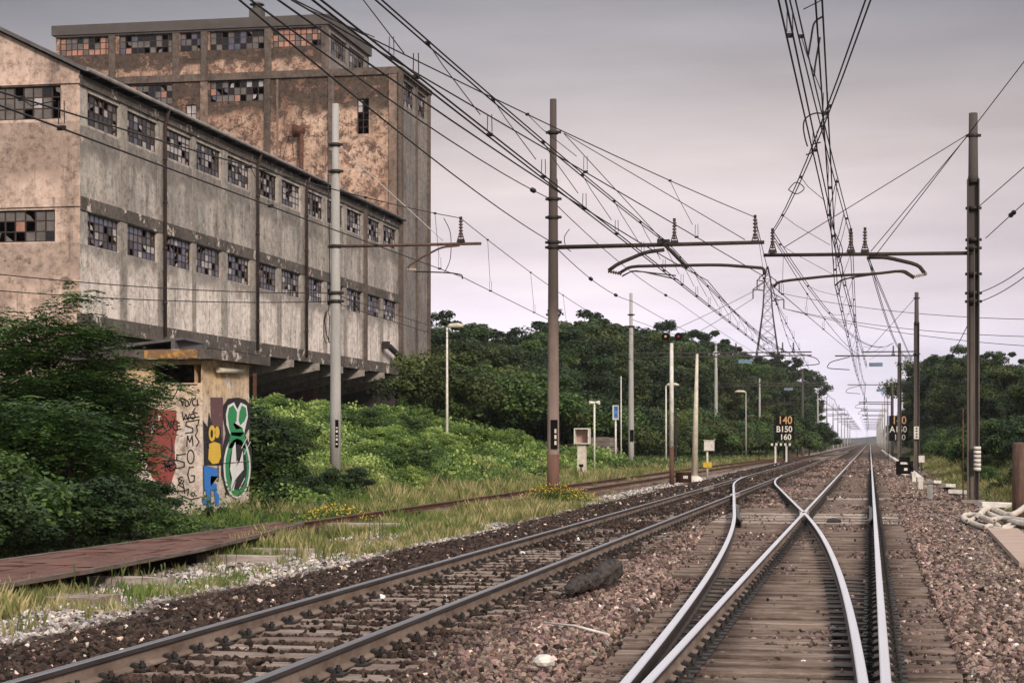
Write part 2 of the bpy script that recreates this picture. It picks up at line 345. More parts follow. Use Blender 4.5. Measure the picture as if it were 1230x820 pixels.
M['flower'] = leafmat('yellow flowers', [(.55, .34, .03), (.7, .45, .04), (.8, .6, .1)])
M['bark'] = simple('bark', (.075, .055, .04), (.04, .03, .023), 6, .9, bump=.5, bd=.03)

# ------------------------------------------------------------------ terrain
def sm(a, b, x):
    t = np.clip((x - a) / (b - a), 0, 1); return t * t * (3 - 2 * t)
def tz(X, Y):
    X = np.asarray(X, float); Y = np.asarray(Y, float)
    base = -.03 - .075 * sm(-3.1, -2.6, X) * (1 - sm(.1, .8, X)) * (1 - sm(95, 110, Y)) - .05 * sm(-6.2, -5.6, X) * (1 - sm(-3.6, -3.1, X)) - .10 * sm(-6.6, -7.6, X) - .06 * sm(1.6, 2.8, X)
    up = sm(46, 55, Y) * (1 - .72 * sm(95, 140, Y))
    bank = (.75 * sm(-13.2, -16, X) + 2.0 * sm(-15.5, -24, X)) * up
    bump = .12 * np.sin(X * .9 + Y * .31) * np.sin(Y * .45 - X * .2) * sm(-11, -14, X)
    right = .5 * sm(4.2, 9, X) * sm(20, 60, Y)
    return base + bank + bump * up + right
xs = np.unique(np.concatenate([np.array([-800, -600, -300, -160, -100, -70, -50]), np.arange(-40, 20.01, .5), np.array([25, 32, 45, 70, 120, 250, 600, 800])]))
ys = np.unique(np.concatenate([np.array([-200, -60, -20, 0]), np.arange(6, 60, .5), np.arange(60, 160, 1.5), np.arange(160, 420, 10), np.array([500, 700, 1000, 1500, 2100])]))
GX, GY = np.meshgrid(xs, ys); GZ = tz(GX, GY); nx_, ny_ = len(xs), len(ys)
V = np.stack([GX.ravel(), GY.ravel(), GZ.ravel()], 1); ii = (np.arange(ny_ - 1)[:, None] * nx_ + np.arange(nx_ - 1)[None]).ravel()
FQ = np.stack([ii, ii + 1, ii + nx_ + 1, ii + nx_], 1)
tag(link('ground', mesh_np('ground', V, FQ, [M['ground']], smooth=True)), 'stony ground with dirt, gravel and earth bank beside the railway', 'ground', kind='structure')

# distant hills
hb = MB(); N = 60
for i in range(N):
    x0 = -790 + i * 26; x1 = x0 + 26
    h = lambda x: 4.5 + 2.2 * math.sin(x * .0061 + 1) + 1.6 * math.sin(x * .023) + .8 * math.sin(x * .077)
    hb.face([(x0, 1750, -2), (x1, 1750, -2), (x1, 1880, h(x1)), (x0, 1880, h(x0))]); hb.face([(x0, 1880, h(x0)), (x1, 1880, h(x1)), (x1, 2090, -2), (x0, 2090, -2)])
tag(hb.build('hills', simple('far hills', (.06, .07, .06), (.04, .05, .045), .01, .95)), 'low wooded hills far off at the end of the line', 'hills', kind='structure')
# ------------------------------------------------------------------ tracks
XM = -0.65; X1 = -4.64; G2 = 0.75          # main line, left line, half the rail spacing
def off(y):                                 # how far the crossover has left the main line
    k = .0717
    if y < -.7: return 0.0
    if y < 41.15: return (y + .7) ** 2 / 1168
    o41 = 1.5
    if y < 66: return o41 + k * (y - 41.15)
    ye = 86.0
    if y < ye: return 3.99 - (ye - y) ** 2 * k / 2 / 20.0 + (1 - (y - 66) / 20) * (o41 + k * 24.85 - (3.99 - 400 * k / 40))
    return 3.99
def siding(y): return float(np.interp(y, [0, 60, 78, 100, 144, 190, 235, 260], [-10.2, -10.15, -9.9, -9.75, -9.0, -7.0, -4.9, -4.64]))
PROF = [(-.07, 0), (.07, 0), (.07, .012), (.014, .03), (.009, .112), (.035, .124), (.035, .154), (.027, .161), (-.027, .161), (-.035, .154), (-.035, .124), (-.009, .112), (-.014, .03), (-.07, .012)]
PM = [1, 1, 1, 1, 2, 2, 0, 0, 0, 2, 2, 1, 1, 1]
def rail(name, fx, y0, y1, mats, parent, step=.8, z=0.0, foot=1.0):
    ysr = [y0]
    while ysr[-1] < y1: ysr.append(ysr[-1] + step * (1 if ysr[-1] < 120 else 5))
    ysr[-1] = y1; n = len(PROF); v = []; f = []; mi = []
    for i, y in enumerate(ysr):
        dx = (fx(y + .05) - fx(y - .05)) / .1; L = math.hypot(dx, 1); nx, ny = 1 / L, -dx / L
        for a, b in PROF:
            a2 = a * foot if abs(a) > .04 else a
            v.append((fx(y) + a2 * nx, y + a2 * ny, z + b))
    for i in range(len(ysr) - 1):
        for k in range(n):
            a = i * n + k; b = i * n + (k + 1) % n; f.append((a, a + n, b + n, b)); mi.append(PM[k])
    f4 = f[:]
    me = bpy.data.meshes.new(name); e0 = tuple(range(n)); e1 = tuple((len(ysr) - 1) * n + k for k in range(n))[::-1]
    me.from_pydata(v, [], f4 + [e0, e1])
    for m_ in mats: me.materials.append(m_)
    me.polygons.foreach_set('material_index', mi + [1, 1]); me.update()
    return link(name, me, parent)
R_MAIN = [M['rail_top'], M['rail_web'], M['rail_side']]
R_MAIN_D = [M['rail_top'], M['rail_web_dark'], M['rail_side']]
R_LEFT = [M['rail_top_dull'], M['rail_web'], M['rail_side']]
R_OLD = [M['rail_top_rusty'], M['rust'], M['rust']]

def sleeper_mesh(x0, x1, mat, w=.25, h=.14, seed=0, name='sleeper', crack=True):
    r = random.Random(seed); mb = MB(); n = 7
    xs_ = [x0 + (x1 - x0) * i / n for i in range(n + 1)]
    top = [[(x, s * (w / 2) + r.uniform(-.008, .008), r.uniform(-.006, .0)) for s in (-1, -.93, .93, 1)] for x in xs_]
    for row in top:
        row[0] = (row[0][0], row[0][1], row[0][2] - .012); row[3] = (row[3][0], row[3][1], row[3][2] - .012)
    for i in range(n):
        for j in range(3): mb.face([top[i][j], top[i + 1][j], top[i + 1][j + 1], top[i][j + 1]])
        for j in (0, 3):
            a, b = top[i][j], top[i + 1][j]; q = [a, b, (b[0], b[1], -h), (a[0], a[1], -h)]
            mb.face(q if j == 3 else q[::-1])
    for row, fl in ((top[0], 0), (top[-1], 1)):
        q = list(row) + [(row[3][0], row[3][1], -h), (row[0][0], row[0][1], -h)]; mb.face(q if fl else q[::-1])
    me = bpy.data.meshes.new(name); me.from_pydata(mb.v, [], mb.f); me.materials.append(mat); me.update(); return me
def clip_geom(mb, x, y, s=1.0):
    for sd in (-1, 1):
        cx = x + sd * .105 * s
        mb.box(cx - .055, cx + .055, y - .085, y + .085, .0, .016)
        mb.obox((x + sd * .062, y, .035), (1, 0, -.35 * sd), .075, .075, .022)
        mb.tube([(cx, y, .01), (cx, y, .075)], .016, 6); mb.tube([(cx, y, .03), (cx, y, .055)], .028, 6)
def clip_mesh():
    mb = MB(); clip_geom(mb, 0, 0); me = bpy.data.meshes.new('rail_clip'); me.from_pydata(mb.v, [], mb.f); me.materials.append(M['black']); me.update(); return me
CLIP = clip_mesh()

def lay(track, spec, far, xl, xr, railx, matf, clips=50):
    "spec: sleeper centre distances (at most 100 as parts)"
    loc = track.location; far_mb = MB(); cl_mb = MB(); nclip = 0
    for i, y in enumerate(spec):
        a, b = xl(y), xr(y)
        if i < 100:
            me = sleeper_mesh(a + random.uniform(-.05, .05), b + random.uniform(-.05, .05), matf(y), random.uniform(.23, .27), seed=i)
            s_ = link('sleeper', me, track, (0, y + random.uniform(-.02, .02), random.uniform(-.008, .002)))
            s_.rotation_euler = (0, 0, random.uniform(-.006, .006))
            for rx in railx(y):
                if nclip < 2 * clips: c_ = link('rail_clip', CLIP, s_, (rx, 0, 0.002)); nclip += 1
                else: clip_geom(cl_mb, rx, y)
        else:
            far_mb.box(a, b, y - .125, y + .125, -.14, -.002)
            for rx in railx(y): clip_geom(cl_mb, rx, y)
    for y in far: far_mb.box(xl(y), xr(y), y - .125, y + .125, -.14, -.003)
    if far_mb.v: tag(far_mb.build('sleepers', matf(200), track), kind='stuff')
    if cl_mb.v: tag(cl_mb.build('rail_clips', M['black'], track), kind='stuff')

# main line
main = thing('railway_track', 'main line with two shiny rails on wooden sleepers, straight ahead at the right', 'railway track', (0, 0, 0))
rail('rail', lambda y: XM + G2, 3, 1400, R_MAIN, main)
rail('rail', lambda y: XM - G2, 3, 40.78, R_MAIN, main); rail('rail', lambda y: XM - G2, 41.5, 1400, R_MAIN, main)
gmb_x = lambda y: XM + G2 - .085 - .05 * max(0, abs(y - 41.5) - 3.2)
rail('guard_rail', gmb_x, 37.2, 45.8, [M['rail_side'], M['rail_web_dark'], M['rail_side']], main, foot=.25, z=-.004)
ms = [9 + .56 * i for i in range(180)]
xl = lambda y: (min(-2.05, XM - G2 - off(y) - .55) if y > 24 else -2.05) if y < 49 else -2.0
xl2 = lambda y: max(-3.3, xl(y))
lay(main, ms, [109.8 + .6 * i for i in range(420)], xl2, lambda y: .66 if y < 49 else .68, lambda y: (XM - G2, XM + G2),
    lambda y: M['timber_pale'] if (39.5 < y < 45 and (int(y * 2) % 3 != 0)) or 56 < y < 57.2 else M['timber'], 50)
# switch machinery bits: sliding plates between close rails
sp_mb = MB()
for i in range(26):
    y = 9.28 + .56 * i
    for s_ in (0, 1):
        x_ = XM - G2 + 2 * G2 * s_ - off(y) / 2; wd = .17 + off(y) / 2
        sp_mb.box(x_ - wd, x_ + wd, y - .07, y + .07, .0005, .014)
tag(sp_mb.build('slide_plates', M['black'], main), kind='stuff')

# left line
left = thing('railway_track', 'left line with dusty beige rail webs and black clips, from the lower left corner', 'railway track', (0, 0, 0))
rail('rail', lambda y: X1 - G2, 3, 1400, R_LEFT, left)
rail('rail', lambda y: X1 + G2, 3, 54.9, R_LEFT, left); rail('rail', lambda y: X1 + G2, 55.6, 1400, R_LEFT, left)
lay(left, [9 + .6 * i for i in range(150)], [99.3 + .6 * i for i in range(360)], lambda y: X1 - 1.22, lambda y: X1 + 1.24, lambda y: (X1 - G2, X1 + G2), lambda y: M['concrete_sl'], 50)
jm = MB(); jm.box(X1 - G2 - .036, X1 - G2 + .036, 61.5, 65.5, .1635, .169); jm.box(X1 - G2 + .037, X1 - G2 + .06, 61.5, 65.5, .03, .15)
jm.build('rail_joint', M['timber_pale'], left)

# crossover
xo = thing('railway_track', 'curving crossover that leaves the main line and swings left into the left line', 'railway track', (0, 0, 0))
rail('rail', lambda y: XM - G2 - off(y), 3, 84, R_MAIN_D, xo, .5, z=-.003, foot=.5)
rail('rail', lambda y: XM + G2 - off(y), 3, 40.78, R_MAIN_D, xo, .5, z=-.003, foot=.5); rail('rail', lambda y: XM + G2 - off(y), 41.5, 85.5, R_MAIN_D, xo, .5, z=-.003, foot=.5)
rail('guard_rail', lambda y: XM - G2 - off(y) + .085 + .05 * max(0, abs(y - 41.5) - 3.2), 37.2, 45.8, [M['rail_side'], M['rail_web_dark'], M['rail_side']], xo, foot=.25, z=-.006)
for yc, xa, xb, sl_ in ((41.15, XM - G2, lambda y: XM + G2 - off(y), 0), (55.25, X1 + G2, lambda y: XM - G2 - off(y), 0)):
    fm = MB()
    for dy in (-1.5, .4):     # cast wing pieces on both sides of the flangeway gap
        for k in range(6):
            ya, yb = yc + dy + k * .18, yc + dy + (k + 1) * .18
            xc1, xc2 = (xa + xb(ya)) / 2, (xa + xb(yb)) / 2
            w1 = abs(xa - xb(ya)) / 2 + .06; w2 = abs(xa - xb(yb)) / 2 + .06
            fm.face([(xc1 - w1, ya, .135), (xc1 + w1, ya, .135), (xc2 + w2, yb, .135), (xc2 - w2, yb, .135)])
            fm.face([(xc1 - w1, ya, .0), (xc1 - w1, ya, .135), (xc2 - w2, yb, .135), (xc2 - w2, yb, .0)]); fm.face([(xc1 + w1, ya, .135), (xc1 + w1, ya, .0), (xc2 + w2, yb, .0), (xc2 + w2, yb, .135)])
        y0_ = yc + dy; w1 = abs(xa - xb(y0_)) / 2 + .06; xc1 = (xa + xb(y0_)) / 2
        fm.face([(xc1 - w1, y0_, 0), (xc1 + w1, y0_, 0), (xc1 + w1, y0_, .135), (xc1 - w1, y0_, .135)])
    fm.build('crossing_frog', simple('worn frog casting', (.5, .44, .42), (.22, .18, .16), 5, .5, metal=.3), xo)
    tip = MB()
    for sgn in (-1, 1):
        tip.tube([(xa + sgn * .045, yc - 1.1, .1635), (xa + sgn * .05, yc + 1.1, .1635)], .012, 6)
    tip.build('wing_rail', M['rail_top'], xo)
lay(xo, [50.2 + .6 * i for i in range(45)], [], lambda y: max(-3.3, XM - G2 - off(y) - .5) if y < 58 else XM - G2 - off(y) - .45 + (.9 if y > 64 else 0), lambda y: min(XM + G2 - off(y) + .5, -2.04 if y > 49 else 0) if y < 70 else XM + G2 - off(y) + .5,
    lambda y: (XM + G2 - off(y),), lambda y: M['timber'], 0)

# overgrown siding
sd = thing('railway_track', 'rusty overgrown siding half hidden in grass left of the left line', 'railway track', (0, 0, 0))
for s_ in (-1, 1): rail('rail', lambda y, s_=s_: siding(y) + s_ * G2, 33 if s_ < 0 else 45, 250, R_OLD, sd, 1.0, z=-.04)
lay(sd, [45.4 + 1.2 * i for i in range(60)], [], lambda y: siding(y) - 1.25, lambda y: siding(y) + 1.25, lambda y: (), lambda y: M['timber'], 0)

# ------------------------------------------------------------------ ballast stones (too many to count): instanced geometry
def scatter_stones(name, pts, scl, rot, colr, label, mat):
    me = bpy.data.meshes.new(name); n = len(pts); me.vertices.add(n); me.vertices.foreach_set('co', np.asarray(pts, np.float32).ravel())
    a = me.attributes.new('scl', 'FLOAT_VECTOR', 'POINT'); a.data.foreach_set('vector', np.asarray(scl, np.float32).ravel())
    a = me.attributes.new('rot', 'FLOAT_VECTOR', 'POINT'); a.data.foreach_set('vector', np.asarray(rot, np.float32).ravel())
    a = me.attributes.new('col', 'FLOAT_COLOR', 'POINT'); a.data.foreach_set('color', np.concatenate([colr, np.ones((n, 1))], 1).astype(np.float32).ravel())
    o = link(name, me); g = bpy.data.node_groups.new(name, 'GeometryNodeTree')
    g.interface.new_socket('Geometry', in_out='INPUT', socket_type='NodeSocketGeometry'); g.interface.new_socket('Geometry', in_out='OUTPUT', socket_type='NodeSocketGeometry')
    N_ = g.nodes; L = g.links; gi = N_.new('NodeGroupInput'); go = N_.new('NodeGroupOutput'); j = N_.new('GeometryNodeJoinGeometry')
    for i in range(7):
        ic = N_.new('GeometryNodeMeshIcoSphere'); ic.inputs['Radius'].default_value = 1; ic.inputs['Subdivisions'].default_value = 2 if i < 4 else 1
        spn = N_.new('GeometryNodeSetPosition'); nzn = N_.new('ShaderNodeTexNoise'); nzn.noise_dimensions = '4D'; nzn.inputs['W'].default_value = i * 3.7; nzn.inputs['Scale'].default_value = .75; nzn.inputs['Detail'].default_value = 1
        vs = N_.new('ShaderNodeVectorMath'); vs.operation = 'SUBTRACT'; L.new(nzn.outputs['Color'], vs.inputs[0]); vs.inputs[1].default_value = (.5, .5, .5)
        vm = N_.new('ShaderNodeVectorMath'); vm.operation = 'SCALE'; L.new(vs.outputs[0], vm.inputs[0]); vm.inputs[3].default_value = 2.4
        L.new(ic.outputs[0], spn.inputs['Geometry']); L.new(vm.outputs[0], spn.inputs['Offset'])
        smn = N_.new('GeometryNodeSetMaterial'); smn.inputs['Material'].default_value = mat; L.new(spn.outputs[0], smn.inputs[0])
        sh = N_.new('GeometryNodeSetShadeSmooth'); L.new(smn.outputs[0], sh.inputs['Geometry']); sh.inputs['Shade Smooth'].default_value = False
        gt = N_.new('GeometryNodeGeometryToInstance'); L.new(sh.outputs[0], gt.inputs[0]); L.new(gt.outputs[0], j.inputs[0])
    ip = N_.new('GeometryNodeInstanceOnPoints'); L.new(gi.outputs[0], ip.inputs['Points']); L.new(j.outputs[0], ip.inputs['Instance']); ip.inputs['Pick Instance'].default_value = True
    ri = N_.new('FunctionNodeRandomValue'); ri.data_type = 'INT'; ri.inputs[4].default_value = 0; ri.inputs[5].default_value = 6; L.new(ri.outputs[2], ip.inputs['Instance Index'])
    for nm, sock in (('rot', 'Rotation'), ('scl', 'Scale')):
        na = N_.new('GeometryNodeInputNamedAttribute'); na.data_type = 'FLOAT_VECTOR'; na.inputs[0].default_value = nm; L.new(na.outputs[0], ip.inputs[sock])
    L.new(ip.outputs[0], go.inputs[0]); md = o.modifiers.new('stones', 'NODES'); md.node_group = g
    return tag(o, label, 'ballast', kind='stuff')
def stone_field(n, y0, y1, x0f, x1f, smin, smax):
    y = y0 + (y1 - y0) * RNG.random(n) ** 1.12; w0 = np.array([x0f(v) for v in y]); w1 = np.array([x1f(v) for v in y]); x = w0 + (w1 - w0) * RNG.random(n)
    return x, y, smin + (smax - smin) * RNG.random(n) ** 1.6
def vnoise(x, y, s, seed):
    r = np.random.default_rng(seed); o = np.zeros_like(x)
    for k in range(6):
        a = r.uniform(0, 6.28); fr = s * r.uniform(.5, 1.9); o += np.sin((x * math.cos(a) + y * math.sin(a)) * fr + r.uniform(0, 6.28))
    return o / 6 * 1.6
PP = []
xleft = lambda y: max(-9.6, -.75 * y * 1.0 + 1.0) if y < 14 else -9.6
for n, y0, y1, a, b, s0, s1 in ((105000, 9.5, 24, lambda y: -9.6, lambda y: min(5, .14 * y + 1.2), .017, .036), (90000, 24, 45, lambda y: -9.6, lambda y: 4.6, .022, .042), (52000, 45, 90, lambda y: -8.4, lambda y: 4.6, .032, .06), (16000, 90, 170, lambda y: -7, lambda y: 3.6, .06, .10)):
    PP.append(stone_field(n, y0, y1, a, b, s0, s1))
x = np.concatenate([p[0] for p in PP]); y = np.concatenate([p[1] for p in PP]); s_ = np.concatenate([p[2] for p in PP])
offv = np.array([off(v) for v in y]); z = tz(x, y)
inM = (x > np.where(y < 49, np.maximum(-3.3, np.minimum(-2.05, XM - G2 - offv - .55)), -2.0) - .02) & (x < .68)
inL = (x > X1 - 1.24) & (x < X1 + 1.26)
phM = ((y - 9 + .28) / .56) % 1 - .5; phL = ((y - 9 + .3) / .6) % 1 - .5
onM = inM & (np.abs(phM) < .25) & (y < 108); onL = inL & (np.abs(phL) < .235) & (y < 98)
cov = vnoise(x, y, 2.2, 3)
keep = np.ones(len(x), bool)
keep &= ~(onM & (RNG.random(len(x)) > .012 + .30 * np.clip(cov - .15, 0, 1))); s_ = np.where(onM, s_ * .62, s_); keep &= ~(onL & (RNG.random(len(x)) > np.clip(.18 + .55 * cov, .04, .75)))
for fx in (lambda y, o: XM - G2, lambda y, o: XM + G2, lambda y, o: XM - G2 - o, lambda y, o: XM + G2 - o, lambda y, o: X1 - G2, lambda y, o: X1 + G2):
    d = np.abs(x - fx(y, offv)); keep &= ~((d < .085) & (y < 200)) | ((fx(0, 0) < -2) * 0 == 1)
gn = vnoise(x, y, .9, 11)
keep &= ~((x < -8.4) & (RNG.random(len(x)) > .55 + .3 * gn))
keep &= ~((x > 2.2) & (RNG.random(len(x)) > .62 + .3 * gn)); keep &= ~((x > 2.7) & (y > 30) & (RNG.random(len(x)) > .25 + .3 * gn))
x, y, s_, z, inM, inL, onM, onL, gn, offv = [q[keep] for q in (x, y, s_, z, inM, inL, onM, onL, gn, offv)]
n = len(x)
lift = np.where(onM | onL, .004, np.where(inM, -.070 + .035 * np.clip(cov[keep], -1, 1), np.where(inL, -.045, .0)))
z = np.where(inM | inL, lift, z + .005) + s_ * .25 + RNG.random(n) * .03 * (~(inM | inL))
z += (~(inM | inL)) * .05 * sm(-3.2, -2.5, x) * sm(-1.9, -2.4, x)
sc3 = s_[:, None] * (.7 + .6 * RNG.random((n, 3))); sc3[:, 2] *= .8
pink = np.array([.215, .152, .130]); dark = np.array([.048, .033, .027]); white = np.array([.60, .55, .51]); beige = np.array([.32, .25, .21])
t = np.clip(sm(-3.7, -2.75, x + .35 * gn), 0, 1)[:, None]
c = dark * (1 - t) + pink * t
rs = sm(.7, 1.6, x)[:, None]; c = c * (1 - rs * .6) + beige * .60 * rs * .6
dk = (sm(.0, .8, vnoise(x, y, .55, 21)) * .85)[:, None]; c = c * (1 - dk * t) + dark * dk * t
inr = inM[:, None] * .55; c = c * (1 - inr) + (pink * .35 + dark * .5) * inr
wl = (sm(-7.15, -7.75, x + .35 * gn))[:, None]; c = c * (1 - wl) + white * .66 * wl
rsel = RNG.random(n)
c = np.where((rsel < .035)[:, None] & (~inL)[:, None], beige * 1.5, c); c = np.where((rsel > .994)[:, None], white, c)
c = np.where(((rsel > .05) & (rsel < .12))[:, None], dark * 1.1, c)
c = c * (.28 + 1.45 * RNG.random((n, 1)) ** 1.3) * (1 + .16 * (RNG.random((n, 3)) - .5))
scatter_stones('ballast', np.stack([x, y, z], 1), sc3, RNG.random((n, 3)) * 6.28, np.clip(c, 0, .8), 'crushed pinkish brown and dark track ballast stones between and beside the rails', M['stone'])
# ------------------------------------------------------------------ building
BX = -32.0; Y0 = 72.88; Y1 = 126.55; Y2 = 135.3
ZE = 17.0; ZB = 11.8
bld = thing('abandoned_factory', 'large abandoned concrete factory with stained peeling plaster, broken windows and a tall tower behind', 'building', (BX, Y0, 0))
def wall(mb, ax, c, a0, a1, z0, z1, ops, th, inward, m=0):
    "wall in the plane x=c (ax 'x', spans y) or y=c (ax 'y', spans x) with rectangular openings and reveals"
    A = sorted(set([a0, a1] + [v for o in ops for v in (o[0], o[1])])); Z = sorted(set([z0, z1] + [v for o in ops for v in (o[2], o[3])]))
    pt = (lambda a, z, d: (c + d * inward, a, z)) if ax == 'x' else (lambda a, z, d: (a, c + d * inward, z))
    for i in range(len(A) - 1):
        for j in range(len(Z) - 1):
            am, zm = (A[i] + A[i + 1]) / 2, (Z[j] + Z[j + 1]) / 2
            if any(o[0] < am < o[1] and o[2] < zm < o[3] for o in ops): continue
            for d in (0, th): mb.face([pt(A[i], Z[j], d), pt(A[i + 1], Z[j], d), pt(A[i + 1], Z[j + 1], d), pt(A[i], Z[j + 1], d)], m)
    for o in ops:
        for a in o[:2]: mb.face([pt(a, o[2], 0), pt(a, o[3], 0), pt(a, o[3], th), pt(a, o[2], th)], m)
        for z_ in o[2:4]: mb.face([pt(o[0], z_, 0), pt(o[1], z_, 0), pt(o[1], z_, th), pt(o[0], z_, th)], m)
GL = [M['g_dark'], M['g_blue'], M['g_pale'], M['g_mid'], M['g_rose']]
def window(ax, c, a0, a1, z0, z1, nc, nr, inward, wts, seed, topblue=False, holes=()):
    r = random.Random(seed); fm = MB(); pm = MB(); d0 = .10
    def bx(mb, a, b, z_, w, da, db, m=0):
        lo, hi = sorted((c + inward * da, c + inward * db))
        (mb.box(lo, hi, a, b, z_, w, m) if ax == 'x' else mb.box(a, b, lo, hi, z_, w, m))
    t = .03
    for i in range(nc + 1):
        a = a0 + (a1 - a0) * i / nc; a = min(max(a, a0 + t), a1 - t); bx(fm, a - t, a + t, z0 + .001, z1 - .001, d0, d0 + .05)
    for j in range(nr + 1):
        z_ = z0 + (z1 - z0) * j / nr; z_ = min(max(z_, z0 + t), z1 - t); bx(fm, a0 + .001, a1 - .001, z_ - t * .8, z_ + t * .8, d0 + .008, d0 + .042)
    for i in range(nc):
        for j in range(nr):
            k = r.choices(range(6), wts)[0]
            if (i, j) in holes: k = 5
            if topblue and j == nr - 1 and k != 5 and r.random() < .7: k = 1
            if k == 5:
                if r.random() < .4 and nc > 2:      # a jagged shard left in the frame
                    sa, sz = a0 + (a1 - a0) * i / nc, z0 + (z1 - z0) * j / nr; wa, wz = (a1 - a0) / nc, (z1 - z0) / nr; fx_, fz = r.choice(((0, 0), (1, 0), (0, 1), (1, 1))); sg = lambda f, w: (w - .02 if f else .02)
                    d_ = c + inward * (d0 + .022); q_ = [(sa + sg(fx_, wa), sz + sg(fz, wz)), (sa + sg(1 - fx_, wa) * r.uniform(.5, 1) + (0 if fx_ == 0 else wa * .3), sz + sg(fz, wz)), (sa + wa * r.uniform(.35, .65), sz + wz * r.uniform(.35, .65)), (sa + sg(fx_, wa), sz + wz * (.7 if fz == 0 else .3))]
                    pm.face([(d_, u_, w_) if ax == 'x' else (u_, d_, w_) for u_, w_ in q_], r.choice([1, 2, 3]) if wts[2] > .2 else 3)
                continue
            aa = a0 + (a1 - a0) * i / nc; ab = a0 + (a1 - a0) * (i + 1) / nc; za = z0 + (z1 - z0) * j / nr; zb = z0 + (z1 - z0) * (j + 1) / nr
            tl = r.uniform(-.006, .006)
            bx(pm, aa + .02, ab - .02, za + .02, zb - .02, d0 + .020 + tl, d0 + .026 + tl, k)
    f = fm.build('window', M['muntin'], bld, bld.location)
    if pm.v: pm.build('glass_panes', GL, f, bld.location)
    return f
WS = [73.65, 77.9, 82.35, 86.5, 91.0, 95.6, 99.9, 104.45, 108.8, 113.1, 117.65, 122.05]
WE = [w + (3.5 if i not in (0,) else 3.35) for i, w in enumerate(WS)]
opsF = [(a, b, 14.85, 16.2) for a, b in zip(WS, WE)] + [(a, b, 9.87, 11.22) for a, b in zip(WS, WE)]
fw = MB(); wall(fw, 'x', BX, Y0, Y1, 6.9, ZE - .25, opsF, .30, -1)
fw.build('side_wall', M['facade'], bld)
# gable end facing the camera
opsG = [(-36.6, -32.85, 15.02, 16.4), (-37.6, -33.1, 9.95, 11.27)]
gw = MB(); XL = -46.0; XR_ = -39.0; ZR = ZE + 3.4
wall(gw, 'y', Y0, XL, BX, 6.9, ZE - .3, opsG, .30, 1); wall(gw, 'y', Y0, XL, BX, -1, 6.9, [], .3, 1)
gw.face([(XL, Y0, ZE - .3), (BX, Y0, ZE - .3), (BX, Y0, ZE - .05), (XR_, Y0, ZR), (XL, Y0, ZE - .05)])
gw.build('gable_wall', M['gable'], bld)
# roof
rf = MB()
for (xa, za), (xb, zb) in (((BX + .35, ZE - .12), (XR_, ZR + .05)), ((XR_, ZR + .05), (XL - .35, ZE - .12))):
    for dz, fl in ((0, 0), (.16, 1)):
        rf.face([(xa, Y0 - .25, za + dz), (xb, Y0 - .25, zb + dz), (xb, Y1, zb + dz), (xa, Y1, za + dz)])
    rf.face([(xa, Y0 - .25, za), (xb, Y0 - .25, zb), (xb, Y0 - .25, zb + .16), (xa, Y0 - .25, za + .16)])
rf.face([(BX + .35, Y0 - .25, ZE - .12), (BX + .35, Y1, ZE - .12), (BX + .35, Y1, ZE + .04), (BX + .35, Y0 - .25, ZE + .04)])
rfo = rf.build('roof', M['roofing'], bld)
gt = MB()
gt.tube([(BX + .42, Y0 - .2, ZE - .02), (BX + .42, Y1 - .01, ZE - .02)], .09, 8)
for a in np.arange(Y0 + 1, Y1, 2.2): gt.box(BX + .02, BX + .40, a, a + .05, ZE - .16, ZE - .13)
gt.build('gutter', simple('zinc gutter', (.16, .15, .155), (.28, .25, .24), 1.2, .55), bld)
# concrete bands and piers
bd = MB()
bd.box(BX - .02, BX + .07, Y0 + .02, Y1 - .01, ZB - .55, ZB); bd.box(BX - .02, BX + .10, Y0 - .06, Y1 - .01, ZE - .62, ZE - .22)
bd.box(BX - .1, BX + .12, Y0 - .06, Y2 + .05, 6.28, 6.95)
bd.build('side_band', M['band'], bld)
bg = MB(); bg.box(XL, BX + .02, Y0 - .07, Y0 + .01, ZB - .42, ZB - .02); bg.box(XL, BX + .02, Y0 - .08, Y0 + .01, 16.45, 16.62); bg.box(XL, BX - .12, Y0 - .06, Y0, 6.3, 6.9)
bg.build('gable_band', M['gable'], bld)
pr = MB()
ends = [Y0 + .02] + [v for i in range(11) for v in (WE[i] + .0, WS[i + 1])] + [WE[-1]]
for i in range(11):
    a, b = WE[i], WS[i + 1]; mid = (a + b) / 2
    pr.box(BX - .01, BX + .035, a + .06, b - .06, 6.96, 16.37)
pr.build('pier', M['pier'], bld)
sp_ = MB()
for yy in (117.25,): sp_.box(BX - .01, BX + .16, yy - .30, yy + .30, 6.2, 16.9)
sp_.box(BX - .01, BX + .22, Y1 - .35, Y1 + .25, 6.2, 27.3)
for yy in (131.3,): sp_.box(BX - .01, BX + .12, yy - .12, yy + .12, 6.96, 27.3)
sp_.box(BX - .01, BX + .16, Y2 - .55, Y2, 6.2, 27.2)
sp_.build('dark_pilaster', M['frame_c'], bld)
for yy in (81.93, 95.25, 104.05):
    dp = MB(); pts = [(BX + .20, yy, 6.5), (BX + .20, yy, 16.2), (BX + .38, yy, 16.9)]
    dp.tube(pts, .085, 8)
    for zz in (8, 10.5, 12.6, 14.6): dp.tube([(BX + .20, yy, zz), (BX + .20, yy, zz + .1)], .115, 8)
    dp.build('drain_pipe', M['pipe'], bld)
for i, (a, b) in enumerate(zip(WS, WE)):
    window('x', BX, a, b, 14.85, 16.2, 7 if i < 6 else 6, 4, -1, [3.6, .6, 2.6 if i > 1 else 1.3, 2.0 if i < 2 else .6, 0, 2.4], 100 + i)
    window('x', BX, a, b, 9.87, 11.22, 7, 4, -1, [2.2, 3.2, 1.4, 1.4, 0, 1.6], 200 + i, True)
window('y', Y0, -36.6, -32.85, 15.02, 16.4, 9, 3, 1, [.5, 0, .1, 6, .2, .8], 301, holes=((8, 0), (8, 1), (8, 2), (5, 0)))
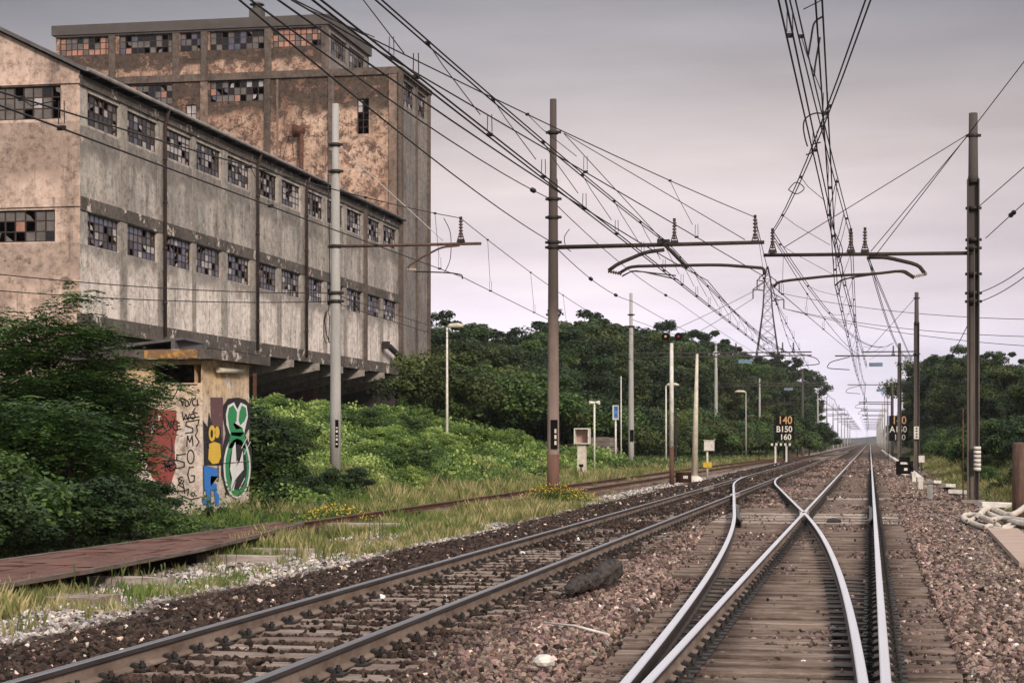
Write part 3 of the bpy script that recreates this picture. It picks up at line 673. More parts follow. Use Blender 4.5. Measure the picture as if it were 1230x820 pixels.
window('y', Y0, -37.6, -33.1, 9.95, 11.27, 10, 3, 1, [.6, 0, .1, 6, .2, .7], 302, holes=((3, 0), (4, 0), (5, 0), (3, 1), (4, 1), (5, 1), (6, 0), (7, 2)))
# underside, recessed ground floor, cantilever beams, pillars
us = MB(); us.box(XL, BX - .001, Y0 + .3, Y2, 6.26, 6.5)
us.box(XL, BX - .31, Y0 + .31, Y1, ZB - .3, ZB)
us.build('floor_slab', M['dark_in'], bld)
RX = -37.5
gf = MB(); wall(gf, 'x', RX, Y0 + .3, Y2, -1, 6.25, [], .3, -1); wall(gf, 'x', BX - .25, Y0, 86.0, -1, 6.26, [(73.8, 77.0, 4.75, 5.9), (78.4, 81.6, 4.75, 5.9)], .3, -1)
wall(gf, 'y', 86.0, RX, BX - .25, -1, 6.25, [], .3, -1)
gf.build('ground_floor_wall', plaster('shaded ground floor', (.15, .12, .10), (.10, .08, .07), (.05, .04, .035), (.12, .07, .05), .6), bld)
window('x', BX - .25, 73.8, 77.0, 4.75, 5.9, 8, 3, -1, [2, 3, .6, 2, 0, 2], 401); window('x', BX - .25, 78.4, 81.6, 4.75, 5.9, 8, 3, -1, [2, 3, .6, 2, 0, 2], 402)
for yy in np.arange(90.9, 137, 5.0):
    b_ = MB(); x0_, x1_ = RX, BX + .35
    for s_ in (-.2, .2):
        b_.face([(x0_, yy + s_, 6.25), (x1_, yy + s_, 6.25), (x1_, yy + s_, 5.85), (x0_, yy + s_, 4.55)])
    b_.face([(x0_, yy - .2, 4.55), (x0_, yy + .2, 4.55), (x1_, yy + .2, 5.85), (x1_, yy - .2, 5.85)])
    b_.face([(x1_, yy - .2, 5.85), (x1_, yy + .2, 5.85), (x1_, yy + .2, 6.25), (x1_, yy - .2, 6.25)]); b_.face([(x0_, yy - .2, 6.252), (x1_, yy - .2, 6.252), (x1_, yy + .2, 6.252), (x0_, yy + .2, 6.252)])
    b_.build('cantilever_beam', M['pier'], bld)
for yy in (92, 104, 118.5, 130):
    c_ = MB(); c_.box(RX + 1.2, RX + 1.9, yy - .55, yy + .55, -1, 5.2); c_.build('pillar', simple('rust red pillar', (.22, .10, .075), (.14, .07, .055), 1.5, .9, bump=.3), bld)
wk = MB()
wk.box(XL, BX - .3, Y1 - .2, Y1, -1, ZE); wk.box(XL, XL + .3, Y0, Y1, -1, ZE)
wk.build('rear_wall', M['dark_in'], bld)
# dark diagonal chute on the facade
ch = MB(); ch.bar((BX + .5, 121.6, 8.05), (BX + .5, 131.6, 6.1), .34, .22); ch.bar((BX + .1, 121.6, 8.1), (BX + .55, 121.6, 8.1), .35, .5)
ch.build('steel_chute', M['black'], bld)
# small rusty tank / post frame under the overhang
rb = MB(); rb.bar((-28.5, 84.2, 2.2), (-29.3, 82.6, 4.7), .12, .12); rb.bar((-28.5, 84.9, 2.2), (-28.5, 84.9, 4.9), .14, .14); rb.box(-30.5, -28.4, 82, 82.1, 2, 3.6)
rbo = rb.build('steel_frame', M['rust'], None, (-29, 84, 2.2)); tag(rbo, 'rust red steel posts and plate standing in the creeper under the factory overhang', 'steel frame')

# ---- tower
tw = MB(); TX0, TX1 = -57.4, -37.2; ZT = 27.5; ZU = 31.2
opsT = [(-45.8, -41.81, 25.6, 27.1), (-53.1, -48.59, 25.6, 27.0), (-47.6, -46.8, 23.6, 25.5), (-35.04, -34.2, 23.05, 25.5)]
opsU = [(-57.1, -53.2, 29.28, 30.6), (-52.6, -48.47, 29.25, 30.6), (-48.03, -46.36, 29.25, 30.6), (-45.8, -41.8, 29.25, 30.6), (-41.2, -37.5, 29.3, 30.62)]
wall(tw, 'y', Y1, TX0, BX, 14.0, 27.15, opsT, .35, 1); wall(tw, 'y', Y1, TX0, TX1, 27.15, 30.75, opsU, .35, 1)
tw.build('tower_front_wall', M['towerp'], bld)
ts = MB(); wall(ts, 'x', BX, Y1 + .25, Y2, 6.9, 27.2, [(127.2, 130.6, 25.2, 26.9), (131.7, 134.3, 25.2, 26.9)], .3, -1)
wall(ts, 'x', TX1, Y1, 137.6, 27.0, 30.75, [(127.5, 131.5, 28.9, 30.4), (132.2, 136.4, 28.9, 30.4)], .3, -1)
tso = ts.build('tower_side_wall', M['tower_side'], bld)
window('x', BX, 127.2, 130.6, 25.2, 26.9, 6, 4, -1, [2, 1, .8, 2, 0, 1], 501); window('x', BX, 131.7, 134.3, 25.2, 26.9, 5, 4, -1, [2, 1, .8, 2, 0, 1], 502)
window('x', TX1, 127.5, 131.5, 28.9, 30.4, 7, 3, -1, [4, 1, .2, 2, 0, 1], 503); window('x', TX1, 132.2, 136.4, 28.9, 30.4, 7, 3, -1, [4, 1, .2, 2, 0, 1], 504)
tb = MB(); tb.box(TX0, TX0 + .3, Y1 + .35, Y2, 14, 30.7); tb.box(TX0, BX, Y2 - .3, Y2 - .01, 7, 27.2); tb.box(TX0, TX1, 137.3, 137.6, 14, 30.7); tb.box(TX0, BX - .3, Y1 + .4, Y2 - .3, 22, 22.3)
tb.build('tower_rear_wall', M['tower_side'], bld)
cp = MB()
cp.box(TX0 - .25, TX1 + .2, Y1 - .22, 137.8, 30.75, 31.45); cp.box(TX0, TX1 + .05, Y1 - .12, Y1 - .002, 30.62, 30.75)
cp.build('tower_parapet', M['parapet'], bld)
cq = MB(); cq.box(TX0, BX + .18, Y1 - .16, Y1 - .003, 27.12, 27.62); cq.box(TX1, BX + .24, Y1 - .1, Y2 + .1, 27.2, 27.56)
for xx in (-53.1, -48.3, -46.2, -41.5, -37.35):
    cq.box(xx - .25, xx + .25, Y1 - .10, Y1 - .003, 27.63, 30.62)
for xx in (-41.55, -36.9): cq.box(xx - .22, xx + .22, Y1 - .10, Y1 - .003, 14, 27.11)
cq.build('tower_frame', M['frame_c'], bld)
cw = MB(); cw.box(BX - .75, BX + .03, Y1 - .12, Y1 - .003, 14, 27.11); cw.box(-46.5, -45.95, Y1 - .08, Y1 - .003, 14, 27.11); cw.box(-40.9, -40.75, Y1 - .05, Y1 - .003, 14, 27.1)
cw.build('tower_pier', M['warm_pier'], bld)
W6 = dict(r=[.8, 0, .1, 2.4, 3.4, .3], d=[3.4, .6, 0, 2.2, .35, 1.4])
window('y', Y1, *opsU[0][:2], *opsU[0][2:], 9, 3, 1, [.8, 0, .1, 3.4, 2.6, .2], 601)
window('y', Y1, *opsU[1][:2], *opsU[1][2:], 9, 3, 1, [3, .8, 0, 2.4, .3, 1.4], 602); window('y', Y1, *opsU[2][:2], *opsU[2][2:], 4, 3, 1, [3, .8, 0, 2.4, .1, 1], 603)
window('y', Y1, *opsU[3][:2], *opsU[3][2:], 9, 3, 1, [3, .8, .1, 2.6, .2, 1.2], 604); window('y', Y1, *opsU[4][:2], *opsU[4][2:], 9, 3, 1, [.5, 0, .1, 1.8, 5.5, .1], 605)
window('y', Y1, *opsT[0][:2], *opsT[0][2:], 9, 3, 1, [1.5, 0, .9, 2.6, .8, 2.2], 606); window('y', Y1, *opsT[1][:2], *opsT[1][2:], 10, 3, 1, [3, 0, 0, 1, .7, 3], 607)
window('y', Y1, *opsT[2][:2], *opsT[2][2:], 2, 3, 1, [0, 0, 1, 0, 0, 0], 608)  # every pane pale: the colour stands for sky showing through the tower
window('y', Y1, *opsT[3][:2], *opsT[3][2:], 2, 5, 1, [0, 0, 0, 0, 0, 1], 609)
pn = MB(); pn.box(-35.0, -34.7, Y1 + .13, Y1 + .15, 24.6, 25.4); pn.build('glass_pane', M['g_pale'], bld)  # pale pane paints in the sky seen through the opposite windows
# chimney with cowl
cm = MB(); cx_ = -42.75; cm.box(cx_ - .45, cx_ + .45, 127.4, 128.3, 31.4, 32.35)
cmo = cm.build('chimney', M['parapet'], bld)
cm = MB(); cm.tube([(cx_, 127.85, 32.35), (cx_, 127.85, 32.65)], .3, 10); cm.tube([(cx_, 127.85, 32.65), (cx_, 127.85, 32.8)], [.55, .35], 12); cm.build('cowl', M['parapet'], cmo, bld.location)
# rusty pipe and disc on the tower front above the roof
vp = MB(); q = P(362, 200, Y1 - .5); vp.tube([(q[0], Y1 - .5, 16.0), (q[0], Y1 - .5, P(362, 160, Y1)[2])], .16, 8); vp.tube([(q[0] - .55, Y1 - .5, P(362, 160, Y1)[2] + .1), (q[0] + .25, Y1 - .5, P(362, 160, Y1)[2] + .1)], [.5, .2], 10)
vp.build('vent_pipe', M['rust'], bld)
# painted outline drawing on the tower (faded mural): thin strokes 4 mm proud
def stroke(mb, pts, w, pos, m=0):
    "pts in photograph-like sheet coordinates mapped by pos to the wall; ribbon of constant width"
    q = []
    for i in range(len(pts) - 1):
        a, b = pts[i], pts[i + 1]; k = max(1, int(math.hypot(b[0] - a[0], b[1] - a[1]) / 4))
        q += [(a[0] + (b[0] - a[0]) * j / k, a[1] + (b[1] - a[1]) * j / k) for j in range(k)]
    q.append(pts[-1])
    for i in range(len(q) - 1):
        (x0, y0), (x1, y1) = q[i], q[i + 1]; L = math.hypot(x1 - x0, y1 - y0) or 1; nx, ny = -(y1 - y0) / L * w / 2, (x1 - x0) / L * w / 2
        ex, ey = (x1 - x0) / L * w * .25, (y1 - y0) / L * w * .25
        mb.face([pos(x0 + nx - ex, y0 + ny - ey), pos(x0 - nx - ex, y0 - ny - ey), pos(x1 - nx + ex, y1 - ny + ey), pos(x1 + nx + ex, y1 + ny + ey)], m)
def arc(cx, cy, rx, ry, a0, a1, n=10): return [(cx + rx * math.cos(math.radians(a0 + (a1 - a0) * i / n)), cy + ry * math.sin(math.radians(a0 + (a1 - a0) * i / n))) for i in range(n + 1)]
TW = lambda x, y: P(x, y, Y1 - .006)
mu = MB()
for pts in (arc(352, 112, 13, 14, -10, 190), arc(352, 114, 9, 7, 10, 170), [(344, 114), (360, 113)], arc(352, 133, 10, 8, 180, 360), [(342, 133), (341, 150), (341, 160), (344, 164), (362, 164)], [(362, 133), (363, 145), (362, 152)],
            [(342, 134), (330, 137)], [(341, 138), (329, 142)], [(364, 133), (372, 129), (379, 131), (375, 137), (368, 138)], [(364, 142), (368, 147), (364, 148)], [(344, 164), (338, 172), (336, 190)], [(347, 168), (344, 172), (340, 190)], [(347, 168), (351, 172), (353, 190)], [(358, 165), (358, 190)]):
    stroke(mu, pts, .7, TW)
for pts in ([(275, 141), (277, 146), (274, 148)], [(286, 140), (290, 140), (291, 150), (286, 152), (285, 146), (286, 140)], [(265, 157), (270, 154), (276, 157), (285, 152), (296, 154), (304, 157), (303, 162), (294, 165), (294, 172)]): stroke(mu, pts, .7, TW)
mu.build('wall_drawing', simple('black wall paint', (.05, .035, .03), (.09, .06, .05), 8, .9), bld)

# ------------------------------------------------------------------ graffiti hut
HX = -16.24; HY = 44.32; HY1 = 47.9; HXL = -19.6; HZ = 3.72
hut = thing('graffiti_hut', 'small flat roofed hut covered in graffiti tags and a big green letter piece', 'hut', (HX, HY, 0))
hw = MB()
wall(hw, 'x', HX, HY, HY1, -.5, HZ, [], .2, -1); wall(hw, 'y', HY, HXL, HX, -.5, HZ, [(-17.55, -16.27, HZ - .58, HZ - .12)], .2, 1)
wall(hw, 'x', HXL, HY, HY1, -.5, HZ, [], .2, 1); wall(hw, 'y', HY1, HXL, HX, -.5, HZ, [], .2, -1)
hm = plaster('hut plaster', (.66, .46, .25), (.60, .45, .30), (.16, .12, .09), (.66, .60, .56), .7, .58, low=(2.9, (.62, .56, .53)))
hw.build('hut_wall', hm, hut)
hr = MB(); hr.box(HXL - .3, HX + .38, HY - .38, HY1 + .65, HZ + .001, HZ + .24); hr.build('roof_slab', M['band'], hut)
hr = MB(); hr.obox((-19.0, 47.2, HZ + .45), (1, .1, .12), 3.0, 2.6, .07); hr.box(-17.7, -17.6, 46, 48.4, HZ + .24, HZ + .6); hr.build('sloping_roof', M['roofing'], hut)
ld = MB(); ld.box(-17.6, -16.22, HY - .392, HY - .381, HZ + .02, HZ + .22); ld.build('ochre_edge', simple('ochre stain', (.45, .24, .07), (.2, .12, .06), 5, .9, lo=.45, hi=.55), hut)
lp = MB(); pa = PX(262, 444, HX + .12); pb = PX(291, 445.5, HX + .12); lp.tube([pa, pb], .075, 10); lp.build('tube_lamp', M['cream'], hut)
HWs = lambda x, y: PX(x, y, HX + .006)      # east face
HF = lambda x, y: P(x, y, HY - .006)         # south face
def blob(mb, pts, pos, m=0):
    c = (sum(p[0] for p in pts) / len(pts), sum(p[1] for p in pts) / len(pts))
    for i in range(len(pts)):
        a, b = pts[i], pts[(i + 1) % len(pts)]; mb.face([pos(*c), pos(*a), pos(*b)], m)
def spray(name, c1):
    m = NT(name); n = m.noise(7, 9, .8); c = m.mix(m.ramp(m.noise(1.3, 5, .7), [(.35, 0.), (.7, .5)]), c1, tuple(x * .62 + .04 for x in c1)); c = m.mix(m.ramp(n, [(.60, 0.), (.66, .75)]), c, (.42, .35, .28)); m.bump(m.noise(9, 6, .7), .5, .02); return m.done(c, .85)
gcol = {k: spray('spray ' + k, c1) for k, c1 in dict(black=(.02, .018, .022), green=(.03, .27, .10), deepgreen=(.02, .18, .07), white=(.78, .78, .76), yellow=(.78, .50, .06), blue=(.03, .20, .62), red=(.27, .055, .045), maroon=(.14, .07, .08)).items()}
def off_(dx): return lambda x, y: (lambda p: (p[0] + dx, p[1], p[2]))(HWs(x, y))
def layer(name, col, shapes, strokes=(), k=0, w=1.2, face='E'):
    mb = MB(); pos = (lambda x, y: (HX + .006 + .003 * k, *PX(x, y, HX)[1:])) if face == 'E' else (lambda x, y: (lambda p: (p[0], HY - .006 - .003 * k, p[2]))(P(x, y, HY)))
    for s__ in shapes: blob(mb, s__, pos)
    for s__ in strokes: stroke(mb, s__, w, pos)
    return mb.build(name, gcol[col], hut)
H = lambda X, Y: (155 + X / 3.906, 410 + Y / 3.905)      # sheet from the close study of the hut
hp = lambda L: [H(*p) for p in L]
def ell(cx, cy, rx, ry, n=20): return [(cx + rx * math.cos(6.2832 * i / n), cy + ry * math.sin(6.2832 * i / n)) for i in range(n)]
layer('grey_patch', 'maroon', [hp([(380, 262), (440, 262), (440, 560), (392, 560), (385, 400)])], k=0)
layer('black_ground', 'black', [hp([(346, 370), (368, 400), (372, 330), (392, 395), (430, 400), (432, 580), (350, 580)]), hp([(440, 300), (462, 268), (510, 262), (545, 272), (570, 300), (566, 400), (545, 440), (574, 500), (574, 600), (556, 700), (500, 742), (455, 715), (430, 620), (432, 520), (452, 430), (440, 360)])], k=1)
layer('white_outline', 'white', [hp(ell(505, 588, 64, 148)), hp([(452, 340), (462, 300), (490, 284), (506, 318), (522, 286), (550, 300), (556, 350), (540, 420), (540, 455), (480, 455), (470, 430), (455, 390)])], k=2)
layer('green_letter', 'green', [hp([(460, 350), (466, 312), (486, 298), (504, 330), (502, 372), (486, 388), (500, 412), (530, 405), (536, 430), (520, 446), (480, 440), (468, 410)]), hp([(516, 330), (526, 300), (545, 310), (550, 345), (540, 372), (520, 392), (512, 370)]), hp(ell(505, 590, 56, 136)), hp([(474, 425), (538, 425), (548, 500), (462, 500)])], k=3)
layer('black_inner', 'black', [hp(ell(508, 590, 42, 108))], k=4)
layer('white_letter', 'white', [hp([(470, 600), (482, 500), (496, 470), (500, 560), (516, 560), (530, 510), (534, 600), (500, 640), (486, 700), (474, 690), (480, 640)])],
      [hp([(475, 570), (548, 562)]), hp([(524, 500), (560, 430)]), hp([(535, 530), (566, 470)]), hp([(500, 640), (470, 715)]), hp([(515, 690), (540, 640)])], k=5, w=.9)
layer('yellow_shape', 'yellow', [hp(ell(386, 430, 16, 38)), hp(ell(410, 425, 11, 28)), hp([(372, 480), (395, 470), (424, 478), (428, 540), (416, 570), (388, 575), (368, 550)])], k=5)
layer('yellow_outline', 'black', [hp(ell(384, 432, 6, 20)), hp(ell(424, 462, 10, 18))], [hp([(372, 500), (360, 470), (368, 400)]), hp([(415, 570), (415, 650)]), hp([(390, 575), (560, 562)])], k=6, w=.9)
layer('blue_letter', 'blue', [hp([(346, 582), (414, 600), (414, 632), (380, 630), (378, 660), (408, 668), (410, 700), (380, 696), (376, 790), (360, 785), (358, 700), (348, 690)]), hp([(338, 740), (362, 735), (370, 765), (345, 765)]), hp([(395, 690), (420, 720), (418, 770), (402, 765)])], k=5)
layer('blue_outline', 'black', [], [hp([(344, 580), (414, 598), (416, 636)]), hp([(380, 700), (378, 790)]), hp([(346, 582), (348, 700), (340, 745)])], k=6, w=.7)
# south face: brick red patch, scrawled tags
layer('red_patch', 'red', [hp([(45, 330), (120, 318), (222, 322), (226, 420), (214, 480), (218, 600), (190, 690), (110, 640), (70, 540), (50, 440)])], k=0, face='S')
layer('red_highlight', 'white', [hp([(100, 385), (112, 380), (118, 420), (108, 440)]), hp([(136, 345), (150, 350), (140, 372)]), hp([(60, 395), (75, 410), (66, 425)])], k=1, face='S')
T = []
T += [arc(78, 400, 22, 26, 40, 330), arc(95, 425, 26, 22, 150, 420), [(58, 440), (120, 455)], arc(140, 365, 22, 34, 90, 400), arc(140, 390, 20, 18, -80, 200), [(120, 420), (160, 400), (180, 420), (150, 440)], [(165, 350), (205, 400), (215, 360)], [(180, 400), (184, 380), (196, 410), (200, 372)], arc(222, 395, 16, 22, 60, 300), [(238, 380), (226, 382), (228, 412), (244, 410)], [(228, 396), (240, 396)], [(60, 330), (48, 380), (60, 470)], [(40, 500), (60, 560), (50, 600)]]
T += [[(200, 450), (205, 520), (190, 560)], arc(200, 580, 22, 26, 0, 320), [(150, 560), (200, 560), (220, 575), (160, 590)], [(155, 570), (215, 600)], [(150, 595), (210, 570)], [(165, 555), (175, 610)], [(185, 555), (195, 610)], [(130, 530), (180, 500), (215, 520)]]
S_ = lambda cx, cy, s: [(cx + s * .7, cy - s), (cx - s * .5, cy - s * .8), (cx - s * .6, cy - s * .2), (cx + s * .5, cy + s * .2), (cx + s * .5, cy + s * .8), (cx - s * .7, cy + s)]
T += [S_(285, 400, 30)[:], [(272, 490), (275, 442), (286, 472), (297, 441), (301, 489)], ell(290, 540, 16, 32, 14) + [(306, 540)], [(304, 588), (284, 590), (276, 625), (286, 660), (306, 655), (308, 628), (292, 628)]]
T += [S_(243, 560, 34), [(243, 262), (252, 300), (262, 268)], arc(272, 290, 8, 14, 0, 360), [(284, 300), (298, 262)], [(282, 268), (286, 272)], arc(308, 284, 9, 16, 60, 300), [(322, 272), (322, 298)], [(250, 330), (256, 368), (268, 340), (278, 368), (284, 338)], arc(300, 350, 11, 12, 0, 360), [(312, 312), (300, 330), (322, 336)], [(262, 362), (330, 352)], [(300, 372), (330, 366), (322, 395)], [(236, 202), (320, 202)], [(236, 226), (250, 216), (240, 232)], [(322, 226), (332, 232)], [(204, 272), (222, 240), (232, 214)], [(318, 300), (328, 296)]]
T += [[(316, 392), (322, 420), (312, 440), (330, 470), (316, 492)], [(228, 640), (250, 650), (232, 670), (262, 690)], arc(246, 650, 12, 16, 0, 300), [(220, 700), (262, 700), (280, 690), (276, 720)], arc(300, 715, 10, 8, 0, 360), [(240, 720), (290, 740), (330, 732)], [(255, 668), (262, 712)]]
layer('scrawled_tags', 'black', [], [hp(t_) for t_ in T], k=2, w=1.35, face='S')
# ------------------------------------------------------------------ masts, arms and overhead lines
YM = 54.0
def insulator(mb, p, h, r=.075, m=0, d=(0, 0, 1)):
    p = Vector(p); d = Vector(d).normalized(); n = 6
    pts = []; rs = []
    for i in range(n):
        a = i / n
        pts += [p + d * h * (a + .02), p + d * h * (a + .06), p + d * h * (a + .10), p + d * h * (a + .15)]; rs += [r * .4, r, r * .9, r * .4]
    mb.tube(pts, rs, 9, m)
def post_insulator(parent, x, y, z, h=.55):
    a = MB(); a.box(x - .09, x + .09, y - .07, y + .07, z, z + .10); a.tube([(x - .12, y, z), (x - .03, y, z + .3)], .014, 5); a.tube([(x + .12, y, z), (x + .03, y, z + .3)], .014, 5)
    insulator(a, (x, y, z + .12), h - .12, .07, 1); a.box(x - .04, x + .04, y - .03, y + .03, z + h, z + h + .09)
    return a.build('insulator', [M['black'], M['insul']], parent)
def bent_tube(parent, name, pts, r, mat, n=8):
    mb = MB(); q = [Vector(p) for p in pts]; o = [q[0]]
    for i in range(1, len(q) - 1):
        a, b, c = q[i - 1], q[i], q[i + 1]; o += [b + (a - b) * .22, b + (a - b) * .07 + (c - b) * .07, b + (c - b) * .22]
    o.append(q[-1]); mb.tube(o, r, n); return mb.build(name, mat, parent)
def mast(x, y, ztop, z0, label, mat, r0=.2, r1=.115, low=None, plate=True, rings=(), group='overhead line masts', steel=False, name='overhead_line_mast', cat='mast'):
    t = thing(name, label, cat, (x, y, z0), group); mb = MB()
    if steel:
        w = r0
        mb.box(x - w, x - w + .03, y - w, y + w, z0 - .3, z0 + (ztop - z0) * .83); mb.box(x + w - .03, x + w, y - w, y + w, z0 - .3, z0 + (ztop - z0) * .83); mb.box(x - w + .031, x + w - .031, y - .02, y + .02, z0 - .3, z0 + (ztop - z0) * .83)
        mb.tube([(x, y, z0 + (ztop - z0) * .83 - .1), (x, y, z0 + (ztop - z0) * .84), (x, y, ztop)], [w * 1.0, w * .82, w * .72], 12)
        mb.box(x - .32, x + .32, y - .32, y + .32, z0 - .3, z0 + .06, 1)
    else:
        H_ = ztop - z0; mb.tube([(x, y, z0 - .4), (x, y, z0 + H_ * .16), (x, y, z0 + H_ * .5), (x, y, z0 + H_ * .80), (x, y, z0 + H_ * .805), (x, y, ztop)], [r0, r0 * .95, r0 + (r1 - r0) * .45, r0 + (r1 - r0) * .78, r1 * .92, r1 * .85], 16, 0)
    mb.build('pole', [mat, M['timber_pale']], t)
    if low: 
        q = MB(); q.tube([(x, y, z0 - .3), (x, y, z0 + low)], [r0 * 1.03, r0 * .99], 16); q.build('painted_foot', M['mast_low'], t)
    for zr in rings:
        cl = MB(); f = (zr - z0) / (ztop - z0); rr = r0 + (r1 - r0) * min(1, f * .95); cl.tube([(x, y, zr - .05), (x, y, zr + .05)], rr + .028, 14)
        cl.obox((x + rr + .04, y, zr), (1, 0, 0), .13, .10, .07); cl.obox((x - rr - .04, y, zr), (1, 0, 0), .10, .10, .07); cl.build('clamp_ring', M['black'], t)
    return t
CURX = 402
# ---- mast A (far left, in the creeper)
ax = P(403, 500, YM)[0]; za = P(402, 296, YM)[2]
A = mast(ax, YM, P(402, 125, YM)[2], .9, 'pale concrete mast rising out of the creeper in front of the factory', M['mast_pale'], .17, .115, rings=(P(402, 174, YM)[2], P(402, 206, YM)[2], za, P(402, 352, YM)[2], P(402, 362, YM)[2]))
q = MB(); q.tube([(ax, YM, za), P(578, 292.5, YM)], .045, 8); q.build('arm', M['arm'], A)
q = P(553.5, 291, YM); post_insulator(A, q[0], YM, q[2], .66)
bent_tube(A, 'steady_arm', [P(*p, YM) for p in ((552, 295), (530, 297), (505, 310), (490, 320), (491, 324))], .03, M['arm'])
q = MB(); insulator(q, P(489, 324, YM), .28, .055, 0, (1, 0, -.05)); q.build('insulator', M['insul_p'], A)
bent_tube(A, 'registration_arm', [P(*p, YM) for p in ((498, 326), (540, 327.5), (555, 330), (555.5, 335))], .02, M['black'])
q = MB(); z1, z2 = P(0, 504, YM)[2], P(0, 537, YM)[2]; q.obox((ax + .09, YM - .165, (z1 + z2) / 2), (0, 0, 1), abs(z1 - z2), .012, .10, up=(1, 0, 0)); q.build('number_plate', M['signblack'], A)
q = MB()
for k in range(5): q.box(ax + .06, ax + .12, YM - .178, YM - .173, z2 + .08 + k * .12, z2 + .12 + k * .12 + (k % 2) * .03)
q.build('plate_lettering', M['chalk'], A)
q = MB(); q.tube([P(391, 374, YM), P(389, 385, YM), P(389, 405, YM), P(392, 413, YM), P(395, 410, YM), P(396, 380, YM), P(393, 372, YM), P(390, 385, YM), P(392, 400, YM), P(396, 412, YM)], .016, 5); q.tube([P(394, 210, YM), P(395.5, 260, YM), P(396, 350, YM), P(395, 374, YM)], .016, 5); q.build('coiled_cable', M['black'], A)

CURX = 668
# ---- mast B (centre)
bx_ = P(664.5, 590, YM)[0]; zb = P(669, 297, YM)[2]
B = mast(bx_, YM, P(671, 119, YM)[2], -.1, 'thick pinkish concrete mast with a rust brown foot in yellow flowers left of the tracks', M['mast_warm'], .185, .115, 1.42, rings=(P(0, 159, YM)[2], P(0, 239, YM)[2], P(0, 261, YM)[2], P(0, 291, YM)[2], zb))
q = MB(); q.tube([(bx_, YM, zb), P(918, 291, YM)], [.065, .055], 10); q.build('arm', M['arm_dark'], B)
for px_, hh, zt in ((810, .68, 266), (907, .68, 262)):
    q = P(px_, 293, YM); post_insulator(B, q[0], YM, q[2], P(px_, zt, YM)[2] - q[2])
bent_tube(B, 'steady_arm', [P(*p, YM) for p in ((798, 300), (775, 303), (742, 317), (731, 325))], .055, M['arm_dark'])
q = MB(); insulator(q, P(730, 325.5, YM), .42, .06, 0, (1, 0, -.22)); q.build('insulator', M['insul'], B)
bent_tube(B, 'registration_arm', [P(*p, YM) for p in ((744, 328), (757, 320), (800, 319), (865, 318), (905, 321), (917, 322), (919, 330))], .045, M['arm_dark'])
bent_tube(B, 'registration_arm', [P(*p, YM) for p in ((747, 332), (760, 325), (812, 331))], .018, M['black'])
bent_tube(B, 'registration_arm', [P(*p, YM) for p in ((748, 331), (762, 324), (815, 336))], .018, M['black'])
q = MB(); z1, z2 = P(0, 504, YM)[2], P(0, 539, YM)[2]; q.obox((bx_ + .06, YM - .186, (z1 + z2) / 2), (0, 0, 1), abs(z1 - z2), .012, .20, up=(1, 0, 0)); q.build('number_plate', M['signblack'], B)
q = MB()
for k in range(3): q.box(bx_ + .07, bx_ + .13, YM - .20, YM - .195, z2 + .12 + k * .17, z2 + .24 + k * .17)
q.build('plate_lettering', M['chalk'], B)
for x_, lo, hi in ((P(797, 290, YM), 0, 0),):
    q = MB(); q.box(x_[0] - .18, x_[0] + .18, YM - .08, YM + .08, zb + .02, zb + .16); q.tube([P(790, 287, YM), P(808, 303, YM), P(826, 322, YM)], [.03, .06, .05], 8); q.build('tension_clamp', M['black'], B)

CURX = 1170
# ---- mast C (right)
cx0 = P(1169, 590, YM)[0]; zc = P(1170, 304, YM)[2]
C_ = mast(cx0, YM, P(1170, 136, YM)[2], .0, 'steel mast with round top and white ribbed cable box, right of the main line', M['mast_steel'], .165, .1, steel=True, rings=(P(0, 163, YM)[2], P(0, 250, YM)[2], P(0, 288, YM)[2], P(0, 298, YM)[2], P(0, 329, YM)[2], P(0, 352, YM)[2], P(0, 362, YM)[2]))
q = MB(); q.tube([(cx0, YM, zc), P(917, 306.5, YM)], [.055, .05], 10); q.build('arm', M['arm_dark'], C_)
for px_, zt in ((928, 278), (1022, 278), (1039, 277)):
    q = P(px_, 304, YM); post_insulator(C_, q[0], YM, q[2], P(px_, zt, YM)[2] - q[2])
bent_tube(C_, 'steady_arm', [P(*p, YM) for p in ((1043, 309), (1065, 309), (1103, 318), (1112, 330))], .055, M['arm_dark'])
q = MB(); insulator(q, P(1098, 332, YM), .36, .06, 0, (1, 0, .2)); q.build('insulator', M['insul_p'], C_)
bent_tube(C_, 'registration_arm', [P(*p, YM) for p in ((1098, 334), (1083, 325), (1050, 329), (1000, 331), (935, 338), (929, 345))], .04, M['arm_dark'])
bent_tube(C_, 'registration_arm', [P(*p, YM) for p in ((1098, 332), (1086, 324), (1060, 328), (1012, 335), (1003, 343))], .022, M['black'])
q = MB(); z1, z2 = P(0, 535, YM)[2], P(0, 565, YM)[2]
for k in range(6): q.tube([(cx0 + .1, YM - .2, z2 + k * (z1 - z2) / 6), (cx0 + .1, YM - .2, z2 + (k + .8) * (z1 - z2) / 6)], .10, 12)
q.build('cable_box', M['white'], C_)
q = MB(); q.tube([(cx0 + .02, YM - .19, .2), (cx0 + .02, YM - .19, P(0, 300, YM)[2])], .018, 6); q.build('cable_pipe', M['mast_steel'], C_)
q = MB(); q.tube([(cx0 - .28, YM - .1, -.2), (cx0 - .28, YM - .1, 2.6)], .02, 6); q.build('side_stake', M['rust'], C_)

